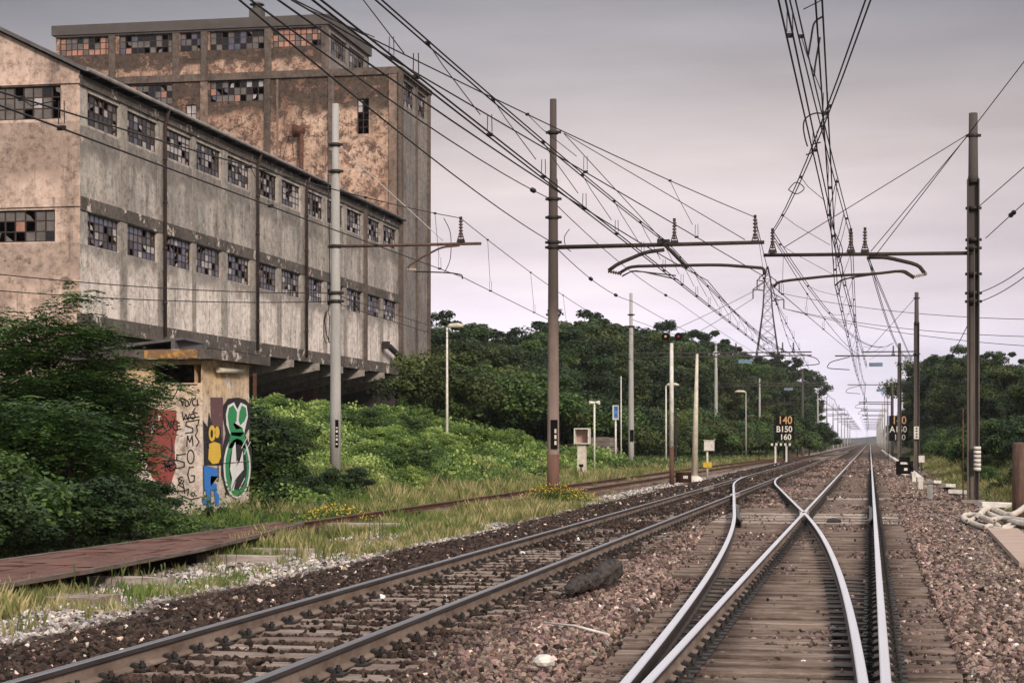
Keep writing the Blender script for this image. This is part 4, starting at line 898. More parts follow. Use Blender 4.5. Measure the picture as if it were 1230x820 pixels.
def far_arm(parent, x0, x1, y, z, dbl=False, st=None, r=.045, mat=None, plate=None, ins=()):
    mb = MB(); mb.tube([(x0, y, z), (x1, y, z + .03)], r, 6)
    if dbl: mb.tube([(x0, y, z - .28), (x1, y, z - .18)], r, 6)
    mb.build('arm', mat or M['arm_dark'], parent)
    if st is not None:
        d = st
        bent_tube(parent, 'steady_arm', [(x1 + .9 * -d, y, z - .05), (x1 + .3 * d, y, z - .35), (x1 + .55 * d, y, z - .75), (x1 - .9 * d, y, z - .85)], .03, M['arm_dark'], 6)
    for xi in ins: post_insulator(parent, xi, y, z, .55)
    if plate is not None:
        q = MB(); q.box(plate - .42, plate + .42, y - .03, y + .03, z - .66, z - .42); q.build('hanging_plate', M['plate'], parent)
yr = 120.0; CURX = 758
A2x = P(758, 500, yr)[0]; A2 = mast(A2x, yr, P(758, 352, yr)[2], -.1, 'grey concrete mast with a long double beam, beyond the blue sign on the left', M['mast_pale'], .2, .12, rings=(P(0, 378, yr)[2], P(0, 392, yr)[2]))
far_arm(A2, A2x, P(975, 427, yr)[0], yr, P(0, 425, yr)[2], True, 1, mat=M['mast_steel'], plate=P(895, 430, yr)[0], ins=(P(884, 0, yr)[0], P(940, 0, yr)[0], P(953, 0, yr)[0]))
q = MB(); q.box(A2x - .04, A2x + .2, yr - .215, yr - .205, P(0, 530, yr)[2], P(0, 516, yr)[2]); q.build('number_plate', M['signblack'], A2)
CURX = 1101; C2x = P(1101, 500, yr)[0]; C2 = mast(C2x, yr, P(1101, 351, yr)[2], -.1, 'steel mast with a white number band, second mast on the right of the main line', M['mast_steel'], .17, .1, steel=True, rings=(P(0, 358, yr)[2], P(0, 425, yr)[2]))
far_arm(C2, C2x, P(1003, 428, yr)[0], yr, P(0, 427, yr)[2], False, -1, plate=P(1052, 430, yr)[0], ins=(P(1073, 0, yr)[0],))
q = MB(); q.tube([(C2x, yr, P(0, 422, yr)[2]), (P(1036, 0, yr)[0], yr, P(0, 422, yr)[2])], .04, 6); q.build('arm', M['arm_dark'], C2)
q = MB(); q.box(C2x - .17, C2x + .14, yr - .19, yr - .178, P(0, 527, yr)[2], P(0, 512, yr)[2]); q.build('number_band', M['white'], C2)
q = MB()
for k in range(4): q.box(C2x - .06, C2x + .05, yr - .20, yr - .195, P(0, 525, yr)[2] + k * .17, P(0, 525, yr)[2] + k * .17 + .08)
q.build('band_lettering', M['signblack'], C2)
yr = 187.0
CURX = 860; A3x = P(860, 500, yr)[0]; A3 = mast(A3x, yr, P(860, 414, yr)[2], -.1, 'concrete mast with a long double beam behind the white junction box post', M['mast_pale'], .21, .13)
far_arm(A3, A3x, P(995, 463, yr)[0], yr, P(0, 461, yr)[2], True, 1, mat=M['mast_steel'], plate=P(947, 463, yr)[0], ins=(P(914, 0, yr)[0],))
CURX = 1081; C3x = P(1080.5, 500, yr)[0]; C3 = mast(C3x, yr, P(1081, 412, yr)[2], -.1, 'slim steel mast standing just in front of the right hand speed figures', M['mast_steel'], .2, .13, steel=True)
far_arm(C3, C3x, P(1022, 463, yr)[0], yr, P(0, 462, yr)[2], False, -1, plate=P(1058, 455, yr)[0])
yr = 205.0
CURX = 1072; C4x = P(1072, 500, yr)[0]; C4 = mast(C4x, yr, P(1072, 460, yr)[2], -.1, 'short dark portal post directly left of the right hand speed figures', M['mast_steel'], .14, .12)
far_arm(C4, C4x, P(1018, 463, yr)[0], yr, P(0, 462, yr)[2], False, None, plate=P(1058, 455, yr)[0])
CURX = 964; B3x = P(964, 500, 240)[0]; B3 = mast(B3x, 240, P(964, 443, 240)[2], -.1, 'tall dark mast just right of the left hand speed figures, against the trees', M['mast_steel'], .22, .14)
far_arm(B3, B3x, P(990, 470, 240)[0], 240, P(0, 470, 240)[2], False, 1)
# distant rows
rowL = [(-8.35, 310), (-8.35, 375), (-8.35, 440), (-8.35, 505), (-8.35, 570), (-8.35, 640), (-8.35, 720), (-8.35, 810)]
rowR = [(2.9, 260), (2.9, 320), (2.9, 385), (2.9, 450), (2.9, 515), (2.9, 585), (2.9, 660), (2.9, 740), (2.9, 830)]
rowM = [(-15.0, 262), (-14.6, 330), (-14.4, 400)]
ordn = ['nearest', 'second', 'third', 'fourth', 'fifth', 'sixth', 'seventh', 'eighth', 'ninth']
protoL = protoR = None
for rows, sd_, nm in ((rowL, 1, 'left'), (rowR, -1, 'right'), (rowM, 1, 'outer left')):
    for i, (x_, y_) in enumerate(rows):
        proto = protoL if sd_ == 1 else protoR
        lab = '%s mast in the far receding row on the %s side of the line' % (ordn[i], nm)
        if proto is None:
            t = mast(x_, y_, 10.4, -.1, lab, M['mast_pale'], .19, .12, group='far overhead line masts')
            far_arm(t, x_, x_ + sd_ * 4.4, y_, 7.0, True, sd_ if sd_ == 1 else -1, r=.06, ins=(x_ + sd_ * 3.4,))
            if sd_ == 1: protoL = t
            else: protoR = t
        else: copy_thing(proto, (x_, y_, -.1), label=lab)

CURX = 948
# ---- overhead lines
def sagpts(a, b, sag, n=14): return [tuple(a[k] + (b[k] - a[k]) * i / n - (4 * sag * (i / n) * (1 - i / n) if k == 2 else 0) for k in range(3)) for i in range(n + 1)]
def polyl(pts, y):
    ys_ = [p[1] for p in pts]; return tuple(float(np.interp(y, ys_, [p[k] for p in pts])) for k in range(3))
def catenary(label, mess, cont, spans, dspace, twin=.035, r=.012, sag=.55, group='overhead lines above the tracks', loops=True, splice=()):
    "mess/cont: support points (x,y,z) from near to far"
    t = thing('overhead_line', label, 'overhead line', (0, 0, 0), group)
    def span_pts(P_, sg):
        o = []
        for a, b in zip(P_[:-1], P_[1:]):
            q = sagpts(a, b, sg * ((b[1] - a[1]) / 65) ** 2, 12); o += q if not o else q[1:]
        return o
    mp_ = span_pts(mess, sag); cp_ = span_pts(cont, .02)
    for nm, pts in (('messenger_wire', mp_), ('contact_wire', cp_)):
        for sgn in ((-1, 1) if twin else (0,)):
            mb = MB(); mb.tube([(p[0] + sgn * twin, p[1], p[2] + sgn * .01) for p in pts], r, 5); mb.build(nm, M['wire'], t)
    y = max(mess[0][1], cont[0][1]) + 3.0; k = 0; yend = min(mess[-1][1], cont[-1][1], 330)
    while y < yend and k < 60:
        a = polyl(mp_, y); b = polyl(cp_, y)
        if a[2] - b[2] > .25:
            mb = MB(); mb.tube([a, (a[0] * .75 + b[0] * .25, y, a[2] * .75 + b[2] * .25), (b[0] * .85 + a[0] * .15, y, b[2] + .30)], r * .55, 4)
            L_ = b[2] + .30; mb.tube([(b[0] - .03, y, b[2] + .30), (b[0] - .035, y, b[2] + .05), (b[0] + .035, y, b[2] + .05), (b[0] + .03, y, b[2] + .30)], r * .5, 4)
            mb.box(b[0] - .045, b[0] + .045, y - .02, y + .02, b[2] - .02, b[2] + .03); mb.box(a[0] - .035, a[0] + .035, y - .02, y + .02, a[2] - .025, a[2] + .025); mb.build('dropper', M['wire'], t); k += 1
        y += dspace * (1 if y < 130 else 2.5)
    for yy in splice:
        p = polyl(mp_, yy); p2 = polyl(mp_, yy + .7); mb = MB(); mb.tube([p, tuple((p[k] + p2[k]) / 2 for k in range(3)), p2], [.03, .08, .03], 8); mb.build('splice', M['black'], t)
    return t
def ext(p0, p1, y):      # extend line p0->p1 to distance y
    t = (y - p0[1]) / (p1[1] - p0[1]); return tuple(p0[k] + (p1[k] - p0[k]) * t for k in range(3))
def ZP(x, y, z):         # sight line meets height z
    r = ray(x, y); t = (z - CAMH) / r[2]; return (r[0] * t, r[1] * t, z)
def two(px0, z0, px1, yn=2.0): a = ZP(*px0, z0); b = P(*px1, YM); return [ext(a, b, yn), b]
mC = lambda y, x, z: (x, y, z)
L1m = two((959, 0), 7.9, (1022, 280)); L1c = two((983.5, 0), 6.5, (1004, 341))
L1 = catenary('twin overhead line running straight over the right hand main line', L1m + [(-.75, 120, 7.4), (-.45, 187, 7.4), (-.8, 250, 7.2), (-.5, 320, 7.0), (-.65, 385, 6.9), (-.65, 700, 6.4)], L1c + [(-.85, 120, 6.0), (-.5, 187, 5.9), (-.8, 250, 5.8), (-.5, 320, 5.7), (-.65, 385, 5.6), (-.65, 700, 5.4)], 0, 7.5)
L3m = two((1017.5, 0), 7.9, (928, 279)); L3c = two((939.5, 0), 6.4, (1013, 336))
L3 = catenary('overhead line over the main line swinging from the left insulator to the right masts', L3m + [(P(1073, 412, 120)[0], 120, P(1073, 412, 120)[2])], L3c + [(-.2, 120, 6.3)], 0, 8.5, sag=1.3)
L4 = catenary('overhead line leaving the end of the right arm and dropping towards the far masts', [P(931, 290, YM), P(1035, 428, 120)], [P(930, 345, YM), P(1033, 432, 120)], 0, 11, twin=.0, sag=.5)
L5 = catenary('thin overhead line from the right arm to the second right hand mast', [P(1042, 305, YM), P(1098, 425, 120)], [P(1042, 309, YM), P(1095, 432, 120)], 0, 9, twin=.02, sag=1.2)
Lam = two((476.5, 0), 7.8, (799, 290)); Lac = two((382, 0), 6.2, (822, 344))
L6 = catenary('thick twin overhead line with droppers over the left line', Lam + [P(949, 425, 120), (-4.7, 187, 7.4), (-4.6, 250, 7.2), (-4.7, 320, 7.0), (-4.64, 385, 6.9), (-4.64, 700, 6.4)],
      [Lac[0]] + [ext(Lac[0], Lac[1], 53.9)] + [(P(948, 442, 120)[0], 120, P(0, 442, 120)[2]), (-4.7, 187, 5.9), (-4.5, 250, 5.8), (-4.7, 320, 5.7), (-4.64, 385, 5.6), (-4.64, 700, 5.4)], 0, 4.4, twin=.03, sag=.35, r=.0135)
Lbm = two((405, 0), 8.2, (907, 261)); Lbc = two((352, 0), 7.0, (916, 331))
L7 = catenary('overhead line crossing to the end of the centre mast arm', Lbm + [P(955, 427, 120)], Lbc + [P(972, 443, 120)], 0, 10, twin=0, sag=.5)
Lsm = [ext(P(190, 150, 24), P(553, 262, YM), 6), P(553, 262, YM), P(769, 405, 120)]; Lsc = [ext(P(172, 190, 22), P(556, 333, YM), 6), P(556, 333, YM), P(775, 440, 120)]
L8 = catenary('overhead line crossing low in front of the factory wall to the left mast arm', Lsm, Lsc, 0, 10, twin=0, sag=.4, r=.012)
def cable(label, pts, r=.012, sag=0, group='single cables strung between the masts', mat='wire', bits=(), name='cable', cat='cable'):
    mb = MB(); o = []
    for a, b in zip(pts[:-1], pts[1:]):
        q = sagpts(a, b, sag, 12); o += q if not o else q[1:]
    mb.tube(o, r, 5)
    ob = mb.build(name, M[mat], None, pts[0]); tag(ob, label, cat, group)
    for f in bits:
        i = f * (len(o) - 1); k = int(i); p = Vector(o[k]).lerp(Vector(o[min(k + 1, len(o) - 1)]), i - k); d = (Vector(o[min(k + 1, len(o) - 1)]) - Vector(o[k])).normalized()
        m2 = MB(); m2.tube([p - d * .35, p - d * .2, p, p + d * .2, p + d * .35], [.02, .07, .05, .07, .02], 8); c = m2.build('splice', M['black'], ob, pts[0])
    return ob
Bt = P(677, 160, YM)
cable('upper stay from the top of the centre mast to the end of its arm', [Bt, P(895, 288, YM)], group='stays of the centre mast')
cable('lower stay from the top of the centre mast to the middle of its arm', [Bt, P(797, 290, YM)], group='stays of the centre mast')
cable('pale stay wire from the left mast to its rusty arm', [P(406, 174, YM), P(532, 289, YM)], .012, group=None, mat='wire_pale')
cable('feeder cable ending at the centre mast above its arm, from the top left', [ext(P(319, 0, 20), P(661, 290, YM), 6), P(661, 290, YM), P(760, 362, 86), P(905, 432, 187)], .013, .3, bits=(.46, .57))
cable('higher feeder cable reaching the centre mast, from the top left', [ext(P(337, 0, 21), P(661, 239, YM), 6), P(661, 239, YM), P(812, 361, 100), P(940, 440, 200)], .013, .3, bits=(.30, .62))
cable('third feeder cable passing over the tower corner towards the centre mast arm', [ext(P(372, 0, 20), P(850, 337, YM), 6), P(850, 337, YM), P(938, 420, 110)], .013, .3)
Ct = P(1165, 160, YM)
cable('stay from the right mast top down to the left end of its arm', [Ct, P(942, 297, YM)], group='stays of the right mast')
cable('stay from the right mast top to the insulators over the main line', [Ct, P(1046, 302, YM)], group='stays of the right mast')
cable('long diagonal cable passing the top of the right mast to the upper right corner', [P(1052, 306, YM), ext(P(1052, 306, YM), P(1168, 155, 48), 36)], group='stays of the right mast')
cable('guy cable leaving the right mast at its upper ring to the right', [P(1177, 247, YM), P(1300, 140, 40)], group='guy cables right of the right mast')
cable('guy cable with a strainer leaving the right mast at its bracket', [P(1184, 286, YM), P(1300, 180, 42)], group='guy cables right of the right mast', bits=(.33,))
cable('upper slack cable leaving the right mast below its arm', [P(1178, 351, YM), P(1300, 255, 44)], sag=.25, group='guy cables right of the right mast')
cable('lower slack cable leaving the right mast below its arm', [P(1178, 362, YM), P(1300, 266, 44)], sag=.25, group='guy cables right of the right mast')
cable('cable slanting down from the right mast to the second right hand mast', [P(1165, 385, YM), P(1104, 466, 120)], sag=.6)
cable('near upper of two level cables crossing in front of the factory to the left mast', [P(-60, 323, 40), P(397, 352, YM), P(690, 440, 140)], .013, .15, group='level cables in front of the factory')
cable('near lower of two level cables crossing in front of the factory to the left mast', [P(-60, 344, 40), P(397, 362, YM), P(690, 447, 140)], .013, .15, group='level cables in front of the factory')
cable('short stay from the second left mast top to its beam', [P(760, 384, 120), P(884, 428, 120)], .015)
cable('short stay from the second right mast top to its arm', [P(1099, 358, 120), P(1040, 424, 120)], .015)
# jumpers that loop around the line bundle over the main line
def loop(label, pts, y, r=.012):
    q = [P(*p, y) for p in pts]; o = []
    n = len(q)
    for i in range(n - 1):
        p0, p1, p2, p3 = [Vector(q[max(0, min(n - 1, i + d))]) for d in (-1, 0, 1, 2)]
        for k in range(5):
            t = k / 5; o.append(.5 * ((2 * p1) + (-p0 + p2) * t + (2 * p0 - 5 * p1 + 4 * p2 - p3) * t * t + (-p0 + 3 * p1 - 3 * p2 + p3) * t ** 3))
    o.append(Vector(q[-1])); mb = MB(); mb.tube(o, r, 5); ob = mb.build('jumper_cable', M['wire'], None, q[0]); return tag(ob, label, 'jumper cable', 'jumper cables between the overhead wires')
loop('big curved jumper loop left of the crossing wires', [(996, 138), (980, 136), (968, 142), (965, 152), (967, 166), (970, 176)], 30)
loop('stepped jumper between the crossing wires', [(986, 171), (976, 174), (975, 183), (968, 186)], 31)
loop('thin jumper with a link near the top of the wire bundle', [(988, 20), (978, 28), (974, 48), (971, 66)], 22)
loop('straight jumper with a link right of the wire bundle', [(985, 45), (982, 62), (979, 80), (978, 92)], 23)
loop('eye shaped jumper ring low on the crossing wires', [(947, 228), (956, 219), (966, 226), (957, 233), (947, 228)], 44)
loop('small curved jumper at the left arm of the factory side mast', [(533, 262), (541, 280), (541, 310), (534, 327)], YM)
loop('small curved jumper beside the centre mast', [(684, 275), (678, 285), (680, 297), (686, 302)], YM)
loop('wavy jumper between the wires above the main line arm', [(1005, 215), (1000, 236), (996, 254), (1001, 275), (1012, 300), (1006, 320)], 50)
loop('second wavy jumper beside the steady arm over the main line', [(1014, 256), (1008, 280), (1003, 300), (1012, 322), (1008, 352)], 53)
def cl_(p, y): pass
# ------------------------------------------------------------------ trackside objects
def text_obj(parent, s, x, y, z, size, mat, sx=1.0, name='figures', bold=.012):
    cu = bpy.data.curves.new(name, 'FONT'); cu.body = s; cu.size = size; cu.extrude = .012; cu.offset = bold; cu.align_x = 'CENTER'
    o = bpy.data.objects.new(name, cu); COL.objects.link(o); bpy.context.view_layer.update()
    me = bpy.data.meshes.new_from_object(o.evaluated_get(bpy.context.evaluated_depsgraph_get())); bpy.data.objects.remove(o)
    me.materials.clear(); me.materials.append(mat); n = link(name, me, parent); n.rotation_euler = (math.pi / 2, 0, 0); n.scale = (sx, 1, 1)
    pl = parent.location; n.location = (x - pl.x, y - pl.y, z - pl.z); return n
def board(px_, ytop, ybase, Y, label, rows, bench=False):
    global CURX; CURX = px_; x, _, zt = P(px_, ytop, Y); t = thing('speed_board', label, 'speed sign', (x, Y, 0), None)
    k = Y / F * 1.02; h = 62 * k
    b = MB(); b.box(x - 10.5 * k, x + 11.5 * k, Y, Y + .06, zt - 29 * k, zt); b.box(x - .06, x + .06, Y + .07, Y + .15, -.2, zt - 5 * k); b.box(x - 12 * k, x - 11 * k, Y + .07, Y + .15, -.2, zt); b.build('board', M['signblack'], t)
    for (s, dy, size, mat, sx, dx) in rows: text_obj(t, s, x + dx * k, Y - .015, zt - dy * k, size * k, mat, sx)
    return t
board(942, 499, 548, 165.0, 'black speed board with yellow 140 over white B150 and 160, left of the lines', [('140', 9.5, 12.8, M['orange'], .86, 1), ('B150', 19, 9.8, M['chalk'], .92, 0), ('160', 28, 9.2, M['chalk'], .98, 1.5)])
board(1079, 499, 548, 196.0, 'black speed board with yellow 140 over A150 and 160, behind the slim right hand mast', [('140', 9.5, 12.8, M['orange'], .86, 1), ('A150', 19, 9.8, M['chalk'], .92, 0), ('160', 28, 9.2, M['chalk'], .98, 1.5)])
CURX = 940; yb = 150.0; x0 = P(926, 535, yb)[0]; x1 = P(950, 535, yb)[0]; zt = P(0, 532, yb)[2]
t = thing('low_barrier', 'low white and black barrier on two legs below the left speed board', 'barrier', (x0, yb, 0)); mb = MB(); n = 9
for i in range(n): mb.box(x0 + (x1 - x0) * i / n, x0 + (x1 - x0) * (i + 1) / n - .002, yb, yb + .05, zt - .2, zt, i % 2)
mb.build('striped_bar', [M['white'], M['signblack']], t)
for xx in (x0 + .35, x1 - .35): mb = MB(); mb.box(xx - .07, xx + .07, yb + .051, yb + .12, -.1, zt - .1); mb.build('leg', M['white'], t)

# signal post with round lamps
ys_ = 76.5; CURX = 807; sx_ = P(807, 570, ys_)[0]; zt = P(0, 412, ys_)[2]
t = thing('signal_post', 'white signal post with brown foot and two round lamps seen over the trees', 'signal', (sx_, ys_, 0))
mb = MB(); mb.tube([(sx_, ys_, -.2), (sx_, ys_, 1.5)], .10, 12); mb.build('lower_post', M['mast_low'], t)
mb = MB(); mb.tube([(sx_ - .01, ys_, 1.45), (sx_ - .01, ys_, zt)], [.10, .07], 12); mb.build('post', M['white'], t)
for px_, mt in ((799.5, M['orange']), (815, simple('red lamp glass', (.35, .03, .03), (.25, .02, .02), 5, .3))):
    p = P(px_, 404, ys_); mb = MB(); mb.tube([(p[0], ys_ - .02, p[2]), (p[0], ys_ + .15, p[2])], .16, 16); hd = mb.build('signal_head', M['signblack'], t)
    mb = MB(); mb.tube([(p[0], ys_ - .025, p[2]), (p[0], ys_ - .045, p[2])], .05, 12); mb.build('lens', mt, hd, t.location)
mb = MB(); mb.tube([(sx_ - .22, ys_, zt - .05), (sx_ + .27, ys_, zt - .05)], .025, 8); mb.box(sx_ + .13, sx_ + .20, ys_ - .1, ys_ + .1, .9, 2.9); mb.build('ladder_rail', M['black'], t)
# tapered white pole
yw = 80.5; CURX = 836; xw = P(834, 570, yw)[0]
t = thing('white_pole', 'slim tapered white pole on a concrete foot right of the signal post', 'pole', (xw, yw, 0)); mb = MB(); mb.tube([(xw, yw, 0), (xw + .12, yw, P(0, 425, yw)[2])], [.15, .055], 12); mb.build('pole', M['cream'], t)
mb = MB(); mb.tube([(xw, yw, -.2), (xw, yw, .1), (xw, yw, .22)], [.42, .38, .18], 8); mb.build('foot', M['white'], t)
# junction box on yellow collared post
yj = 92.0; CURX = 852; xj = P(852, 548, yj)[0]; 
t = thing('junction_box', 'white junction box on a short post with a yellow collar', 'junction box', (xj, yj, 0)); mb = MB(); mb.tube([(xj - .1, yj, -.1), (xj - .1, yj, P(0, 540, yj)[2])], .055, 8); mb.build('post', M['cream'], t)
a, b = P(846, 541, yj), P(858, 529, yj); mb = MB(); mb.box(a[0], b[0], yj - .15, yj + .15, a[2], b[2]); mb.box(a[0] - .03, b[0] + .03, yj - .18, yj + .18, b[2], b[2] + .03); bo = mb.build('box', M['white'], t)
mb = MB(); mb.box(xj - .28, xj + .12, yj - .12, yj + .05, P(0, 561, yj)[2], P(0, 555, yj)[2]); mb.build('collar', M['yellow'], t)
# rusty drum
yd = 80; xd = P(821, 570, yd)[0]
t = thing('rusty_drum', 'rust brown round drum between the signal post and the white pole', 'drum', (xd, yd, 0)); mb = MB(); mb.tube([(xd, yd, -.1), (xd, yd, .35), (xd, yd, .36), (xd, yd, .40)], [.34, .34, .36, .36], 16); mb.build('drum_body', M['rust'], t)
mb = MB(); mb.box(xd + .02, xd + .22, yd - .40, yd - .36, .12, .24); mb.build('paper_label', M['white'], t)
# lamp posts
def lamp(px_, ytop, ybase, Y, z0, label, sd_=1, al=.9, mat='white', r=.06):
    x, _, zt = P(px_, ytop, Y); t = thing('street_lamp', label, 'street lamp', (x, Y, z0), 'slim lamp posts left of the line')
    mb = MB(); mb.tube([(x, Y, z0 - .5), (x, Y, zt)], [r * 1.2, r * .7], 8); mb.build('pole', M[mat], t)
    mb = MB(); mb.tube([(x, Y, zt), (x + sd_ * .2 * al, Y, zt + .07), (x + sd_ * .7 * al, Y, zt + .08), (x + sd_ * al, Y, zt + .05)], [.04, .10, .12, .05], 8); mb.build('lamp_head', M['cream'], t); return t
lamp(537, 393, 520, 84.0, .8, 'white lamp post standing in the creeper right of the factory', 1, .75)
lamp(800, 463, 530, 130.0, -.1, 'short white lamp post left of the white signal post', 1, .9)
lamp(896, 471, 500, 170.0, -.1, 'low grey lamp post in front of the dark trees right of the white pole', -1, 1.0, 'mast_pale')
# thin pole, blue sign, speaker, cabinet
yv = 118.0; CURX = 740
x = P(746, 500, yv)[0]; mb = MB(); mb.tube([(x, yv, -.2), (x, yv, P(0, 452, yv)[2])], [.05, .03], 8); tag(mb.build('thin_pole', M['white'], None, (x, yv, 0)), 'thin pale bare pole directly left of the grey concrete mast', 'pole')
yv = 112.0; x = P(739.5, 500, yv)[0]; t = thing('blue_sign', 'blue and white upright sign on a white post', 'sign', (x, yv, 0)); mb = MB(); mb.tube([(x, yv, -.1), (x, yv, P(0, 503, yv)[2])], .055, 8); mb.build('post', M['white'], t)
a, b = P(736, 504, yv), P(743, 486.5, yv); mb = MB(); mb.box(a[0], b[0], yv - .1, yv + .1, a[2], b[2]); mb.build('sign_box', M['white'], t); mb = MB(); mb.box(a[0] + .09, b[0] - .02, yv - .115, yv - .101, a[2] + .1, b[2] - .05); sfp = mb.build('sign_face', simple('light blue face', (.10, .25, .55), (.07, .2, .5), 5, .4), t)
mb = MB(); mb.box(a[0] + .13, b[0] - .05, yv - .125, yv - .116, b[2] - .3, b[2] - .1); mb.box(a[0] + .13, b[0] - .07, yv - .125, yv - .116, a[2] + .2, a[2] + .36); mb.build('pictogram', M['blue'], t)
yv = 96.0; CURX = 714; x = P(714, 500, yv)[0]; t = thing('loudspeaker_post', 'white post with a round twin loudspeaker on top', 'loudspeaker', (x, yv, 0)); mb = MB(); mb.tube([(x, yv, -.1), (x, yv, P(0, 482, yv)[2])], .05, 8); mb.build('post', M['white'], t)
zt = P(0, 483.5, yv)[2]
for s__ in (-1, 1): mb = MB(); mb.tube([(x, yv, zt), (x + s__ * .12, yv - .05, zt), (x + s__ * .27, yv - .1, zt)], [.04, .07, .11], 12); mb.build('horn', M['white'], t)
yv = 88.0; x = P(699, 540, yv)[0]; t = thing('open_cabinet', 'white open fronted cabinet with a pink back on a stout pedestal', 'cabinet', (x, yv, 0))
a, b = P(690.5, 533, yv), P(708.5, 514, yv); mb = MB(); th_ = .05
mb.box(a[0], a[0] + th_, yv - .3, yv + .3, a[2], b[2]); mb.box(b[0] - th_, b[0], yv - .3, yv + .3, a[2], b[2]); mb.box(a[0] + th_, b[0] - th_, yv - .3, yv + .3, a[2], a[2] + th_); mb.box(a[0] + th_, b[0] - th_, yv - .3, yv + .3, b[2] - th_, b[2]); mb.build('cabinet_shell', M['white'], t)
mb = MB(); mb.box(a[0] + th_, b[0] - th_, yv + .24, yv + .29, a[2] + th_, b[2] - th_); mb.build('back_panel', simple('faded pink panel', (.42, .28, .24), (.35, .22, .19), 4, .7), t)
mb = MB(); mb.box(x - .2, x + .2, yv - .15, yv + .2, -.3, a[2]); mb.build('pedestal', M['cream'], t)
mb = MB(); mb.box(x - .11, x + .09, yv - .17, yv - .151, .5, .62); mb.box(x - .04, x + .02, yv - .17, yv - .151, .3, .5); mb.build('pedestal_mark', M['signblack'], t)
# low rubble wall
mb = MB(); r = random.Random(5); xa, xb = P(707, 0, 116)[0], P(740, 0, 116)[0]
for row in range(3):
    xx = xa
    while xx < xb:
        w = r.uniform(.2, .5); mb.box(xx, xx + w - .03, 116 + r.uniform(0, .06), 116.5, 1.05 + row * .32, 1.05 + row * .32 + r.uniform(.22, .3)); xx += w
mb.box(xa, xb, 116.08, 116.45, -.3, 1.9)
tag(mb.build('stone_wall', simple('rubble stone', (.22, .19, .17), (.12, .10, .09), 3, .9, bump=.4), None, (xa, 116, 0)), 'short low rubble stone wall behind the white posts', 'wall')

# pylon
yp = 430.0; xp, _, zt = P(922, 320, yp); t = thing('lattice_pylon', 'tall steel lattice power pylon rising behind the trees', 'pylon', (xp, yp, 0))
mb = MB(); lv = []; k = yp / F
prof = [(0, 27 * k), (.43, 16 * k), (.57, 11 * k), (.76, 5.5 * k), (.93, 3.6 * k), (1.0, .6 * k)]
hw_ = lambda f: float(np.interp(f, [p[0] for p in prof], [p[1] for p in prof]))
N_ = 17; fr = [1 - (1 - i / N_) ** 1.25 for i in range(N_ + 1)]
for i in range(N_):
    f0, f1 = fr[i], fr[i + 1]; w0, w1 = hw_(f0), hw_(f1); z0_, z1_ = f0 * zt, f1 * zt
    c0 = [(xp + a * w0, yp + b * w0, z0_) for a, b in ((-1, -1), (1, -1), (1, 1), (-1, 1))]; c1 = [(xp + a * w1, yp + b * w1, z1_) for a, b in ((-1, -1), (1, -1), (1, 1), (-1, 1))]
    for j in range(4):
        mb.bar(c0[j], c1[j], .17); mb.bar(c0[j], c1[(j + 1) % 4], .075); mb.bar(c0[(j + 1) % 4], c1[j], .075); mb.bar(c1[j], c1[(j + 1) % 4], .06)
mb.build('lattice_tower', M['dark_steel'], t)
arms = [(350, -15, 15), (373, 20, 0), (346, 0, 0)]
tips = []
for (ypx, xl_, xr_) in ((347, 0, 938), (352, 905, 0), (359, 0, 941)):
    pass
for ypx, tx in ((336.5, 909.5), (340.5, 936), (347.5, 904.5), (359.5, 941.5)):
    tip = P(tx, ypx, yp); z_ = tip[2]; w_ = hw_(z_ / zt); sgn = -1 if tx < 922 else 1; mb = MB()
    for dy in (-1, 1): mb.bar((xp + sgn * w_, yp + dy * w_, z_ - .3), tip, .16); mb.bar((xp + sgn * w_, yp + dy * w_, z_ + 1.6), tip, .14)
    mb.bar((xp + sgn * (w_ + 1.1), yp, z_ - .1), (xp + sgn * (w_ + 1.1), yp, z_ + 1.1), .1)
    mb.build('crossarm', M['dark_steel'], t)
    mb = MB(); insulator(mb, (tip[0], tip[1], tip[2] - 2.1), 2.1, .22); mb.build('insulator_string', M['mast_steel'], t); tips.append((tip[0], tip[1], tip[2] - 2.1))
for i, (tp, e) in enumerate(((tips[1], (1280, 384)), (tips[3], (1280, 405)), (tips[3], (1280, 418)), (tips[0], (560, 478)), (tips[2], (640, 480)))):
    lab = ['uppermost power line running from the pylon to the right', 'middle power line running from the pylon to the right', 'lowest power line running from the pylon to the right', 'upper power line dropping left of the pylon over the trees', 'lower power line dropping left of the pylon over the trees'][i]
    cable(lab, [tp, P(*e, 330 if i < 3 else 520)], .06, 1.5 if i < 3 else 3, group='high voltage power lines of the pylon', mat='mast_steel', name='power_line', cat='power line')

